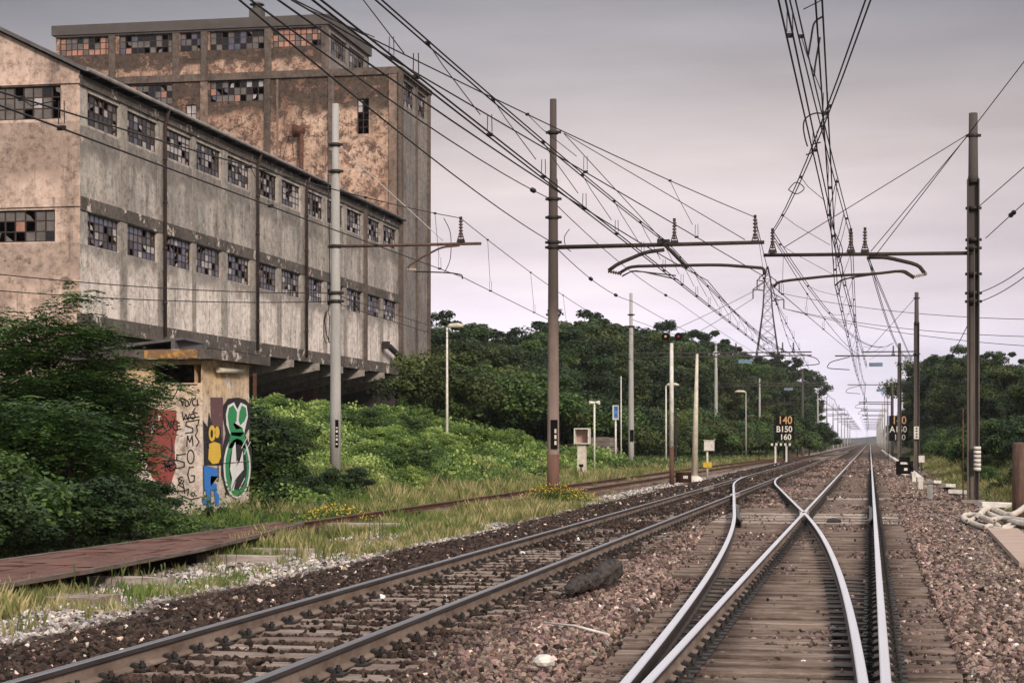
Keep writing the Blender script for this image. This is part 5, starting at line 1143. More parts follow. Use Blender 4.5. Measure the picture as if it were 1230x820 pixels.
# boardwalk over the siding
DZ = .17; t = thing('plank_deck', 'reddish brown plank deck lying over the old siding at the left edge', 'plank deck', (-10, 24, 0))
near_e = lambda y: float(np.interp(y, [15, 21, 25, 29, 34], [-9.05, -9.13, -9.33, -9.78, -10.5]))
for i in range(4):
    ex = lambda y, f: -10.88 + (near_e(y) + 10.88) * f
    f0, f1 = i / 4 + .004, (i + 1) / 4 - .004; mb = MB(); y = 15.5
    while y < 33.2:
        L = random.uniform(2.4, 3.6); y2 = min(y + L, 33.9 - (i % 2) * .5); dz = random.uniform(-.02, .02); n_ = 4
        for k in range(n_):
            ya = y + (y2 - .02 - y) * k / n_; yb = y + (y2 - .02 - y) * (k + 1) / n_; za = DZ + dz * (1 - 2 * k / n_); zb_ = DZ + dz * (1 - 2 * (k + 1) / n_); wv = .012 * math.sin(k * 2 + i)
            mb.face([(ex(ya, f0), ya, za), (ex(ya, f1), ya, za + wv), (ex(yb, f1), yb, zb_ - wv), (ex(yb, f0), yb, zb_)]); mb.face([(ex(ya, f1), ya, za + wv), (ex(ya, f1), ya, DZ - .05), (ex(yb, f1), yb, DZ - .05), (ex(yb, f1), yb, zb_ - wv)]); mb.face([(ex(ya, f0), ya, za), (ex(yb, f0), yb, zb_), (ex(yb, f0), yb, DZ - .05), (ex(ya, f0), ya, DZ - .05)])
        mb.face([(ex(y, f0), y, DZ + dz), (ex(y, f0), y, DZ - .06), (ex(y, f1), y, DZ - .06), (ex(y, f1), y, DZ + dz)]); y = y2
    mb.build('plank_row', M['deck'], t)
mb = MB(); mb.box(-10.975, -10.885, 15.5, 33.9, DZ - .045, DZ + .014); mb.build('edge_beam', M['deck_edge'], t)
mb = MB(); ys4 = [17.9, 21, 23, 25, 27, 29, 31.5, 33.9]
for ya, yb in zip(ys4[:-1], ys4[1:]): mb.bar((near_e(ya) + .04, ya, DZ - .012), (near_e(yb) + .04, yb, DZ - .012), .075, .05)
mb.build('edge_beam', M['deck_edge'], t)
mb = MB(); mb.box(-11.2, -8.6, 37.0, 37.5, -.2, .02); tag(mb.build('concrete_slab', M['timber_pale'], None, (-10, 38.7, 0)), 'flat pale slab in the grass past the end of the plank deck', 'slab')
r = random.Random(8)
for i, (y, L, lab) in enumerate(((19.6, .9, 'mossy dark sleeper block in the grass at the near end of the deck'), (22.0, .55, 'short white sleeper end sticking out below the deck'), (26.5, .8, 'middle white sleeper end sticking out below the deck'), (28.3, .95, 'longest white sleeper end sticking out below the deck'))):
    me = sleeper_mesh(0, L + .5, M['timber_pale'] if i else M['concrete_sl'], .26 if i else .5, .16, seed=50 + i); o = link('old_sleeper', me, None, ((-9.6, -9.5, -9.75, -10.0)[i], y, .02 if i else .0)); o.rotation_euler = (0, 0, -.08 + .03 * i); tag(o, lab, 'sleeper', 'old sleepers under the plank deck')

# charred log and white stick, pale rock
def rough_log(p0, p1, r0, label, mat, seed, name='charred_log', cat='log'):
    rr = random.Random(seed); mb = MB(); p0 = Vector(p0); p1 = Vector(p1); n = 34; k = 14; rings = []
    d = (p1 - p0).normalized(); u = d.cross(Vector((0, 0, 1))).normalized(); w = u.cross(d)
    ph = [rr.uniform(.78, 1.12) for _ in range(k)]
    for i in range(n + 1):
        f = i / n; e = min(1, .35 + 4 * min(f, 1 - f)); c = p0.lerp(p1, f) + w * .02 * math.sin(f * 9); rg = []
        notch = rr.uniform(.62, .8) if i % 2 == 0 and f < .5 else rr.uniform(.85, 1.1)
        for j in range(k):
            a = 2 * math.pi * j / k; R_ = r0 * e * ph[j] * rr.uniform(.72, 1.15) * notch * (1.15 if .5 < f < .9 else .92)
            rg.append(c + u * math.cos(a) * R_ + w * math.sin(a) * R_ * .85)
        rings.append(rg)
    for i in range(n):
        for j in range(k): mb.face([rings[i][j], rings[i][(j + 1) % k], rings[i + 1][(j + 1) % k], rings[i + 1][j]])
    mb.face(rings[0]); mb.face(rings[-1][::-1]); o = mb.build(name, mat, None, tuple(p0)); return tag(o, label, cat)
rough_log((-3.12, 19.5, .12), (-2.98, 22.6, .17), .14, 'charred black log lying on the stones between the two lines', simple('charred wood', (.075, .055, .045), (.012, .011, .011), 9, .7, bump=1, bd=.03), 3)
mb = MB(); mb.tube([(-2.82, 16.3, .10), (-2.5, 16.05, .10), (-2.15, 15.65, .07)], [.008, .011, .013], 6); tag(mb.build('white_stick', M['white'], None, (-2.8, 16.2, .1)), 'thin white stick lying on the stones beside the sleeper ends', 'stick')
def rock(x, y, z, s, label, col, seed, name='rock'):
    rr = np.random.default_rng(seed); import bmesh; bm = bmesh.new(); bmesh.ops.create_icosphere(bm, subdivisions=2, radius=s)
    for v in bm.verts: v.co *= 1 + .25 * (rr.random() - .5); v.co.z *= .6
    me = bpy.data.meshes.new(name); bm.to_mesh(me); bm.free(); me.materials.append(col); return tag(link(name, me, None, (x, y, z)), label, 'rock')
g_ = P(657, 790, 13.5); rock(-2.35, 13.6, .08, .085, 'smooth pale grey rock lying among the pink stones near the bottom edge', M['white'], 3)
rock(-.75, 40, .0, .16, 'dark stone lump between the rails near the crossing', M['black'], 4)

# right side: rusty post, bollards, tubes, slabs, dark case
yq = 42.5; CURX = 1222; xq = P(1222, 600, yq)[0]; t = thing('wooden_post', 'thick weathered brown post cut by the right edge of the picture', 'post', (xq + .12, yq, 0)); mb = MB(); zt = P(0, 531, yq)[2]
for i in range(1): mb.tube([(xq + .12, yq, -.4), (xq + .12, yq, .8), (xq + .12, yq, zt - .05), (xq + .12, yq, zt)], [.24, .235, .225, .19], 14)
mb.build('post_body', timber('brown post wood', (.24, .155, .12), (.12, .075, .06), (9, 9, .5)), t)
for px_, yb_, yt, lab in ((1117, 600, 582, 'nearest of the three small white bollards'), (1106, 589, 572, 'middle one of the three small white bollards'), (1098, 580, 567, 'farthest of the three small white bollards')):
    zg = .0; rr_ = ray(px_, yb_); tt = (zg - CAMH) / rr_[2]; x_, y_ = rr_[0] * tt, rr_[1] * tt; h_ = (yb_ - yt) / F * tt
    t = thing('bollard', lab, 'bollard', (x_, y_, -.05), 'small white bollards beside the main line'); mb = MB(); mb.box(x_ - .075, x_ + .075, y_ - .06, y_ + .06, -.15, h_ - .02); mb.box(x_ - .06, x_ + .06, y_ - .045, y_ + .045, h_ - .02, h_); mb.build('block', M['white'], t)
# white edge strip running away
mb = MB(); y = 79.0; i = 0
while y < 330:
    L = 1.9; mb.box(1.92, 2.16, y, y + L, -.2, .24 + .03 * math.sin(y * 3)); y += L + .12
tag(mb.build('white_kerb', M['white'], None, (2, 84, 0)), 'low white painted kerb of blocks running away beside the main line', 'kerb')
# dark point machine with white marks
yk = 92.0; xk = P(1088, 565, yk)[0]; t = thing('equipment_case', 'squat dark equipment case with a white lid edge beside the second right mast', 'equipment case', (xk, yk, 0)); mb = MB(); mb.box(xk - .45, xk + .35, yk, yk + .8, -.1, .75); mb.box(xk - .3, xk + .2, yk + .1, yk + .6, .75, .95); mb.tube([(xk + .1, yk, .75), (xk + .3, yk, .45), (xk + .3, yk, .1)], .07, 8); mb.build('case', M['signblack'], t)
mb = MB(); mb.box(xk - .25, xk + .2, yk - .012, yk - .001, .60, .70); mb.box(xk - .2, xk + .22, yk - .012, yk - .001, .02, .14); mb.box(xk - .08, xk + .08, yk - .012, yk - .001, .3, .42); mb.build('white_marks', M['chalk'], t)
yk = 112.; xk = P(1107, 555, yk)[0]; t = thing('white_board', 'small plain white board on a stub beside the second right mast', 'board', (xk, yk, 0)); mb = MB(); a, b = P(1103.5, 555, yk), P(1110.5, 547, yk); mb.box(a[0], b[0], yk, yk + .05, a[2], b[2]); mb.build('panel', M['white'], t); mb = MB(); mb.box(xk - .04, xk + .04, yk + .051, yk + .1, -.2, a[2] + .1); mb.build('stub', M['black'], t)
# broken white slabs
for i, (x_, y_, L, w, rz, tl, lab) in enumerate(((2.75, 70, 4.2, .34, .02, .03, 'long broken white slab lying beyond the bollards'), (2.35, 77, 2.2, .3, .25, .06, 'second broken white slab farther along the verge'), (2.9, 62.5, 1.6, .4, -.3, .05, 'tilted white slab piece near the steel mast foot'), (3.6, 49.8, 1.8, .3, -1.2, .04, 'white slab lying behind the pipes beside the brown post'))):
    me = sleeper_mesh(-L / 2, L / 2, M['white'], w, .12, seed=80 + i); o = link('broken_slab', me, None, (x_, y_, .12)); o.rotation_euler = (tl, .04, math.pi / 2 + rz); tag(o, lab, 'slab', 'broken white slabs on the right verge')
# pale flexible pipes, a tangled heap
def pipe(label, pts, r=.055, seed=0):
    n = len(pts); o = []
    for i in range(n - 1):
        p0, p1, p2, p3 = [Vector(pts[max(0, min(n - 1, i + d))]) for d in (-1, 0, 1, 2)]
        for k in range(6):
            t = k / 6; o.append(.5 * ((2 * p1) + (-p0 + p2) * t + (2 * p0 - 5 * p1 + 4 * p2 - p3) * t * t + (-p0 + 3 * p1 - 3 * p2 + p3) * t ** 3))
    o.append(Vector(pts[-1])); mb = MB(); mb.tube(o, [r * (1 + .05 * math.sin(i * 2.1)) for i in range(len(o))], 12); return tag(mb.build('bent_pipe', pm_, None, pts[0]), label, 'pipe', 'pale bent pipes heaped on the right verge')
pm_ = simple('dusty pale plastic', (.60, .55, .48), (.42, .37, .32), 4, .65, bump=.2)
yp_ = 38.0
def G(x, y, z): r = ray(x, y); t = (z - CAMH) / r[2]; return (r[0] * t, r[1] * t, z)
pipe('topmost pale bent pipe rising to the right edge', [G(1176, 619, .2), G(1184, 611, .28), (G(1195, 612, .26)), G(1210, 618, .22), G(1224, 614, .28), G(1245, 596, .4)], .06)
pipe('pale pipe with a curled left end in the heap', [G(1183, 618, .16), G(1172, 618, .14), G(1160, 618, .14), G(1157, 622, .10), G(1163, 626, .1), G(1176, 620, .16), G(1190, 624, .2), G(1204, 622, .2), G(1240, 626, .2)], .05)
pipe('lower pale pipe winding along the front of the heap', [G(1158, 622, .08), G(1168, 628, .07), G(1184, 633, .07), G(1194, 629, .1), G(1204, 634, .07), G(1218, 630, .1), G(1245, 634, .1)], .055)
pipe('straight pale pipe half hidden inside the heap', [G(1178, 612, .2), G(1200, 622, .16), G(1245, 632, .16)], .06)
pipe('lowest pale pipe at the front of the heap', [G(1192, 634, .06), G(1206, 636, .06), G(1225, 632, .08), G(1250, 638, .08)], .045)
a = G(1204, 636, .05); b = G(1250, 678, .05); mb = MB(); mb.bar(a, b, .55, .07); tag(mb.build('pale_board', simple('pale board', (.42, .32, .26), (.34, .25, .2), 2, .7), None, a), 'flat pinkish board lying below the pipe heap at the right edge', 'board')
# ------------------------------------------------------------------ vegetation
def quads_from(c, nrm, size, rng, aspect=.62):
    "diamond leaves: centre c (n,3), normal nrm, size (n,)"
    n = len(c); a = rng.normal(size=(n, 3)); u = np.cross(a, nrm); u /= np.linalg.norm(u, axis=1, keepdims=True) + 1e-9; w = np.cross(nrm, u)
    s = size[:, None]; v = np.stack([c - u * s, c - w * s * aspect, c + u * s, c + w * s * aspect], 1).reshape(-1, 3)
    f = np.arange(4 * n).reshape(n, 4); return v, f
def leaf_mesh(name, v, f, mat, rng, rnd=None, mi=None, mats=None):
    me = mesh_np(name, v, f, mats or [mat], mi); at = me.attributes.new('rnd', 'FLOAT', 'FACE'); at.data.foreach_set('value', (rng.random(len(f)) if rnd is None else rnd).astype(np.float32)); return me
def crown(name, rx, rz, nclump, nleaf, lsize, mat, seed, zc=None, flat=.45, rclump=(.13, .34), bottom=.15):
    rng = np.random.default_rng(seed); zc = rz if zc is None else zc
    C = []; 
    while len(C) < nclump:
        p = rng.normal(size=3); p /= np.linalg.norm(p); rad = rng.uniform(.45, 1.0) ** .6; q = p * rad * np.array([rx, rx, rz]) * rng.uniform(.8, 1.06)
        if q[2] < -rz * (1 - bottom): continue
        C.append(q)
    C = np.array(C); cr_ = rng.uniform(*rclump, nclump) * rx
    idx = rng.integers(0, nclump, nleaf); d = rng.normal(size=(nleaf, 3)); d /= np.linalg.norm(d, axis=1, keepdims=True)
    rad = rng.random(nleaf) ** .45; loc = d * rad[:, None] * cr_[idx][:, None]; loc[:, 2] *= flat; c = C[idx] + loc; c[:, 2] += zc
    nr = d * .6 + np.array([0, 0, .7]) + rng.normal(size=(nleaf, 3)) * .45; nr /= np.linalg.norm(nr, axis=1, keepdims=True)
    v, f = quads_from(c, nr, lsize * rng.uniform(.6, 1.3, nleaf), rng)
    rnd = np.clip(rng.random(nclump)[idx] * .55 + rng.random(nleaf) * .45, 0, 1)
    return leaf_mesh(name, v, f, mat, rng, rnd), C + np.array([0, 0, zc])
def trunk_mesh(h, r, C, seed, zb=0):
    rng = np.random.default_rng(seed); mb = MB(); pts = [(0, 0, zb - .4), (.1, .05, h * .35), (.05, .15, h * .7), (0, .1, h)]; mb.tube(pts, [r * 1.25, r * .85, r * .55, r * .3], 8)
    for i in (rng.choice(len(C), min(9, len(C)), replace=False) if r < .1 else np.argsort(-np.linalg.norm(C - C.mean(0), axis=1))[:34]):
        e = C[i]; s0 = (0.05, .1, h * rng.uniform(.3, .8)); m = ((s0[0] + e[0]) / 2, (s0[1] + e[1]) / 2, (s0[2] + e[2]) / 2 + .3); mb.tube([s0, m, tuple(e)], [r * .4, r * .22, r * .08], 5)
    me = bpy.data.meshes.new('trunk'); me.from_pydata(mb.v, [], mb.f); me.materials.append(M['bark']); me.polygons.foreach_set('use_smooth', mb.sm); me.update(); return me
def tree_proto(seed, rx, rz, nclump, nleaf, lsize, mat, h, r, rc=(.13, .34)):
    cm_, C = crown('crown', rx, rz, nclump, nleaf, lsize, mat, seed, zc=h, flat=.62, rclump=rc); return cm_, trunk_mesh(h, r, C, seed)
TP = [tree_proto(1, 3.6, 5.0, 60, 24000, .125, M['leaf_dark'], 6.2, .22), tree_proto(2, 4.2, 4.6, 72, 26000, .125, M['leaf_dark'], 6.6, .25), tree_proto(3, 3.2, 5.4, 50, 22000, .125, M['leaf_mid'], 6.0, .2), tree_proto(4, 4.4, 4.4, 46, 20000, .13, M['leaf_olive'], 6.8, .22), tree_proto(5, 3.3, 5.0, 64, 9500, .14, M['leaf_dark'], 6.2, .18, (.09, .19))]
HT = []
for cm_, _t in TP:
    co = np.empty(len(cm_.vertices) * 3, np.float32); cm_.vertices.foreach_get('co', co); HT.append(float(np.percentile(co[2::3], 99.3)))
used_ = {}
def tree(x, y, h, k, label, group, name='tree', cat='tree', wide=1.0):
    s = h / HT[k]; t = thing(name, label, cat, (x, y, float(tz(x, y))), group, rz=random.uniform(0, 6.28)); t.scale = (s * wide, s * wide, s)
    c = link('crown', TP[k][0], t); b = link('trunk', TP[k][1], t); return t
# wood on the left, from beside the factory to the vanishing point
prof = [(515, 378), (560, 392), (600, 405), (640, 400), (680, 384), (700, 380), (740, 402), (790, 396), (830, 405), (850, 415), (900, 432), (950, 440), (985, 470), (1000, 492)]
def skyline(px_): return float(np.interp(px_, [p[0] for p in prof], [p[1] for p in prof]))
desc = ['dark rounded', 'broad dense', 'tall mid green', 'loose olive', 'thin airy']
LT = []
r = random.Random(21)
for i in range(46):
    f = i / 45; px_ = 520 + 437 * f ** .95; Yd = max(128 + 194 * f ** 1.5, 158 - 260 * f)
    for row in (0, 1):
        pxx = px_ + r.uniform(-6, 6) + row * 5; Y_ = Yd * (1.0 + .16 * row) + r.uniform(-3, 3); top = skyline(pxx) + (r.uniform(4, 24) if row == 0 else r.uniform(-12, 6))
        x_, _, z_ = P(pxx, top, Y_); LT.append((x_, Y_, (z_ - float(tz(x_, Y_))), 4 if row else r.choice([0, 0, 1, 1, 2, 3])))
beside = ['beside the factory corner', 'behind the white lamp post', 'behind the centre mast', 'behind the white cabinet', 'behind the blue sign', 'behind the signal post', 'left of the pylon foot', 'in front of the pylon foot', 'behind the left speed board', 'at the far end of the wood']
cnt = {}
for i, (x_, y_, h_, k) in enumerate(LT):
    bi = min(9, int(i / len(LT) * 10)); key = (bi,); cnt[key] = cnt.get(key, 0) + 1
    tree(x_, y_, max(4, h_), k, '%s tree %s, number %d of its clump' % (desc[k], beside[bi], cnt[key]), 'trees of the wood left of the line', wide=1.15)
# bushes at the foot of the wood
BPs = [crown('crown', 2.2, 1.5, 46, 14000, .07, M['leaf_mid'], 11, zc=1.1, flat=.7, bottom=.9), crown('crown', 2.2, 1.5, 46, 14000, .07, M['leaf_olive'], 12, zc=1.1, flat=.7, bottom=.9), crown('crown', 2.0, 1.8, 46, 15000, .065, M['leaf_dark'], 13, zc=1.3, flat=.7, bottom=.9), crown('crown', 2.2, 1.4, 50, 14000, .075, M['leaf_bright'], 14, zc=1.0, flat=.7, bottom=.9)]
STB = [trunk_mesh(1.4, .05, BPs[k][1], 40 + k) for k in range(4)]
def bush(x, y, h, k, label, group, w=1.0, name='bush'):
    s = h / 2.8; t = thing(name, label, 'bush', (x, y, float(tz(x, y)) - .1), group, rz=random.uniform(0, 6.28)); t.scale = (s * w, s * w, s); link('foliage', BPs[k][0], t); link('stem', STB[k], t); return t
bd_ = ['fresh green', 'olive', 'dark', 'bright']
for i in range(34):
    f = i / 33; px_ = 552 + 403 * f; Y_ = 112 + 112 * f ** 1.6 + r.uniform(-4, 4); x_ = P(px_, 500, Y_)[0] + 1.5; k = r.choice([0, 1, 2, 0, 1])
    bush(x_, Y_, r.uniform(3.0, 5.0), k, '%s undergrowth bush %s, number %d from the left' % (bd_[k], beside[min(9, int(f * 10))], i + 1), 'undergrowth bushes left of the line', 1.2)
q = P(525, 500, 99); bush(q[0], 99, 4.3, 1, 'rounded olive bush against the end of the factory overhang', None, 1.0)
q = P(560, 500, 108); bush(q[0], 108, 4.4, 0, 'green bush just right of the white lamp post', None, 1.1)
# right side
profR = [(1080, 478), (1090, 462), (1105, 436), (1120, 428), (1140, 424), (1160, 428), (1180, 436), (1195, 448), (1210, 470), (1225, 462), (1240, 440)]
for i in range(30):
    f = i / 29; px_ = 1078 + 190 * f; Y_ = 300 - 205 * f ** .8 + r.uniform(-6, 6); x_ = P(px_, 500, Y_)[0]; top = float(np.interp(px_, [p[0] for p in profR], [p[1] for p in profR])) + r.uniform(-6, 12)
    z_ = P(px_, top, Y_)[2]; x_ = max(x_, 6.2)
    k = r.choice([0, 1, 0, 3, 4]); tree(x_ + 1.5, Y_, max(3.5, z_), k, '%s tree on the right verge, number %d from the vanishing point' % (desc[k], i + 1), 'trees right of the line', wide=1.1)
for i in range(34):
    f = i / 33; Y_ = 250 - 196 * f; x_ = 6.6 + r.uniform(-.5, 1.2) + f * .4; k = r.choice([0, 2, 1, 2, 0])
    bush(x_, Y_, r.uniform(2.0, 3.4) * (1.0 - .1 * f), k, '%s bush under the right hand trees, number %d from the far end' % (bd_[k], i + 1), 'bushes right of the line', 1.1)
for i, (x_, y_, h_) in enumerate(((4.3, 75, 1.0), (5.6, 58, 1.9), (6.4, 50, 2.3), (5.2, 92, 1.3), (4.6, 66, .8))):
    bush(x_, y_, h_, i % 3, '%s low bush %s the steel mast on the right' % (bd_[i % 3], ['far behind', 'close behind', 'right of', 'farthest behind', 'just behind'][i]), 'low bushes on the right verge', 1.1)
for i in range(26):     # far trees closing the view
    for sgn in (-1, 1):
        Y_ = 330 + i * 26; x_ = (-17 - r.uniform(0, 9) - (5 if i < 6 else 0)) if sgn < 0 else 8 + r.uniform(0, 8); k = r.choice([0, 1, 2, 3]); tree(x_, Y_, r.uniform(4.5, 8), k, '%s far tree on the %s side of the line, number %d going away' % (desc[k], 'left' if sgn < 0 else 'right', i + 1), 'far trees', wide=1.3)

# ---- feathery tree-of-heaven shrubs on the left: fronds with leaflets
def frond_crown(seed, nf, box, L=(.45, .75), mat='leaf_feather', k=8, lw=.045, ll=.13):
    rng = np.random.default_rng(seed); nb = max(8, nf // 20)
    bc = box(rng, nb); idx = rng.integers(0, nb, nf); base = bc[idx] + rng.normal(size=(nf, 3)) * np.array([.22, .22, .10])
    ang = rng.uniform(0, 2 * np.pi, nf); Ln = rng.uniform(*L, nf); up = rng.uniform(-.05, .35, nf)
    d = np.stack([np.cos(ang), np.sin(ang), up], 1); d /= np.linalg.norm(d, axis=1, keepdims=True); sd__ = np.cross(d, [0, 0, 1.]); sd__ /= np.linalg.norm(sd__, axis=1, keepdims=True)
    V_ = []
    for j in range(k):
        f = (j + .8) / k; cen = base + d * (Ln * f)[:, None]; cen[:, 2] -= (.35 * Ln * f * f)
        for sg in (-1, 1):
            dirl = sd__ * sg + d * .45 + rng.normal(size=(nf, 3)) * .12; dirl[:, 2] -= .25; dirl /= np.linalg.norm(dirl, axis=1, keepdims=True)
            sz = ll * (1 - .35 * abs(f - .5) * 2) * rng.uniform(.8, 1.15, nf)[:, None]; mid = cen + dirl * sz * .45; wv = d * lw * .5 + rng.normal(size=(nf, 3)) * .006
            V_.append(np.stack([cen, mid - wv, cen + dirl * sz, mid + wv], 1))
    V_ = np.stack(V_, 1).reshape(-1, 3); n = nf * 2 * k; Fq = np.arange(4 * n).reshape(n, 4)
    rnd = np.repeat(np.clip(rng.random(nb)[idx] * .5 + rng.random(nf) * .5, 0, 1), 2 * k)
    return leaf_mesh('crown', V_, Fq, M[mat], rng, rnd), bc
def ell_box(c, r3, shell=.55, zmin=-.9):
    def f(rng, n):
        p = rng.normal(size=(n * 3, 3)); p /= np.linalg.norm(p, axis=1, keepdims=True); p = p[p[:, 2] > zmin][:n]; rad = rng.uniform(shell, 1.05, len(p)) ** .7
        return p * rad[:, None] * np.array(r3) + np.array(c)
    return f
def ailanthus(x, y, label, parts_, seed, mat='leaf_feather', trunk_h=3.2):
    g0 = float(tz(x, y)); t = thing('feathery_tree', label, 'tree', (x, y, g0), 'feathery leaved young trees at the left edge')
    vs_ = []; fs_ = []; rn = []; bcs = []
    for i, (c, r3, nf) in enumerate(parts_):
        me, bc = frond_crown(seed + i, nf, ell_box(c, r3), mat=mat); me.name = 'crown'; link('crown' if i == 0 else 'crown_tuft', me, t); bcs.append(bc)
    bc = np.concatenate(bcs); link('trunk', trunk_mesh(trunk_h, .06, bc, seed), t); return t
ailanthus(-15.9, 34.5, 'tallest feathery tree whose light top stands against the corner of the factory', [((0, 0, 2.0), (1.8, 1.6, 1.8), 2600), ((-.6, 0, 3.5), (.8, .7, .5), 260), ((.3, 0, 3.55), (1.1, .8, .6), 420), ((.55, 0, 4.35), (.45, .4, .5), 130), ((1.5, 0, 2.9), (1.0, .7, .6), 420)], 61, trunk_h=4.3)
ailanthus(-18.0, 35.5, 'broad feathery tree filling the left edge of the picture', [((0, 0, 2.3), (2.0, 1.6, 2.0), 3000), ((.2, 0, 4.1), (.9, .7, .5), 300), ((-1.2, 0, 3.9), (1.1, .8, .5), 320)], 71, trunk_h=3.6)
ailanthus(-15.9, 36.8, 'feathery tree reaching with its right branches in front of the graffiti hut', [((-.1, 0, 1.7), (1.15, 1.3, 1.5), 1500), ((.65, 0, 2.55), (.65, .6, .5), 380)], 81, trunk_h=2.4)
ailanthus(-13.9, 31.0, 'low dark feathery tree in front of the tall one above the plank deck', [((-.2, 0, 1.2), (1.3, 1.3, 1.2), 1400)], 91, 'leaf_feather', 1.6)
ailanthus(-16.0, 30.0, 'dense dark feathery tree at the left edge above the brambles', [((0, 0, 1.5), (1.8, 1.5, 1.6), 2200)], 101, 'leaf_feather', 2.2)
for i, (x_, y_, h_, k) in enumerate(((-12.6, 24.5, 1.35, 2), (-13.9, 27.5, 1.9, 0), (-12.6, 28.5, 1.3, 2), (-12.9, 31.5, 1.0, 0), (-13.4, 33.5, .75, 2), (-16.4, 41.0, 1.0, 2), (-14.7, 26.0, 2.0, 2), (-13.0, 40.0, .30, 0), (-15.3, 42.6, .35, 2), (-17.7, 42.6, 1.1, 2), (-18.7, 40.5, 2.4, 2), (-14.9, 45.6, .45, 2), (-15.0, 48.4, .9, 2), (-14.6, 51.5, .9, 2), (-17.4, 50.6, 1.9, 2), (-18.8, 50, 2.6, 2), (-13.8, 47.5, .45, 0), (-16.6, 50.5, 1.3, 0))):
    bush(x_, y_, h_, k, '%s bramble bush %s' % (bd_[k], ['at the lower left edge by the deck', 'behind the lower left brambles', 'leaning over the deck edge', 'past the middle of the deck', 'below the right branches of the feathery trees', 'close left of the hut front', 'at the left edge under the feathery trees', 'low at the deck end', 'directly before the hut corner', 'before the red wall patch', 'before the left end of the hut wall', 'right beside the foot of the green letter piece', 'tight against the right side of the hut', 'between hut and left mast', 'behind the hut on the right', 'highest behind the hut', 'low on the grass right of the hut', 'on the bank left of the mast'][i]), 'bramble bushes around the hut and deck', 1.35)

bk = 0
for i in range(44):
    y_ = r.uniform(53, 104); x_ = r.uniform(-27, -14.2) if y_ < 95 else r.uniform(-25, -14.2)
    bk += 1; k = r.choice([3, 3, 0, 3, 3]); bush(x_, y_, r.uniform(.7, 1.4), k, '%s shrub rising from the creeper bank, number %d of the bank shrubs' % (bd_[k], bk), 'shrubs on the creeper bank', r.uniform(1.0, 1.6))
# ---- creeper and ground cover (nobody could count it)
rng = np.random.default_rng(99)
def cover(name, n, xr, yr_, size, mat, label, cat, hfun, keepf=None, upw=.8):
    x = rng.uniform(*xr, n); y = yr_[0] + (yr_[1] - yr_[0]) * rng.random(n) ** 1.25
    if keepf is not None: k = keepf(x, y); x, y = x[k], y[k]
    n = len(x); z = tz(x, y) + hfun(x, y) * (rng.random(n) ** .5) ; c = np.stack([x, y, z], 1)
    nr = rng.normal(size=(n, 3)) * .7 + np.array([.15, -.35, upw]); nr /= np.linalg.norm(nr, axis=1, keepdims=True)
    v, f = quads_from(c, nr, size(x, y) * rng.uniform(.35, 1.3, n), rng, .75)
    cl = .5 + .5 * vnoise(x, y, 1.1, 5); rnd = np.clip(.70 * np.clip(cl + .35 * vnoise(x, y, 4.0, 6), 0, 1) + .38 * rng.random(n) - .03, 0, 1)
    o = link(name, leaf_mesh(name, v, f, mat, rng, rnd)); return tag(o, label, cat, kind='stuff')
mound = lambda x, y: .10 + (.55 * np.clip(.40 + .9 * vnoise(x, y, 1.0, 8), 0, 1.3) + .38 * np.clip(vnoise(x, y, 3.1, 18), 0, 1)) * sm(-12.4, -14.5, x)
cover('creeper', 170000, (-32, -12.6), (45, 112), lambda x, y: .05 + .035 * sm(50, 100, y), M['leaf_bright'], 'bright green creeper leaves covering the bank below the factory', 'creeper', mound, lambda x, y: (rng.random(len(x)) < .55 + .45 * np.clip(vnoise(x, y, .6, 31) + .3, 0, 1)) & ~((y < 49.5) & (x < -14.5)) & (x < -13.0 + .5 * vnoise(x, y, .8, 2)))
cover('ivy', 120000, (-32, -11.8), (16, 112), lambda x, y: .045 + .03 * sm(50, 100, y), M['leaf_mid'], 'darker ivy and nettles between the creeper and under the bushes', 'ivy', lambda x, y: mound(x, y) * .85 * sm(-11.6, -12.6, x), lambda x, y: ~((y > 43.6) & (y < 48.5) & (x < -16.0)))
cover('weeds', 60000, (-34, -11.5), (100, 260), lambda x, y: .09 + 0 * x, M['leaf_mid'], 'weedy green ground cover in front of the wood', 'weeds', lambda x, y: .55 + 0 * x, lambda x, y: x > -34)
cover('verge_weeds', 45000, (3.2, 12), (40, 260), lambda x, y: .05 + .05 * sm(60, 200, y), M['leaf_mid'], 'green weeds covering the verge right of the main line', 'weeds', lambda x, y: .10 + .35 * sm(4.2, 6, x), None)
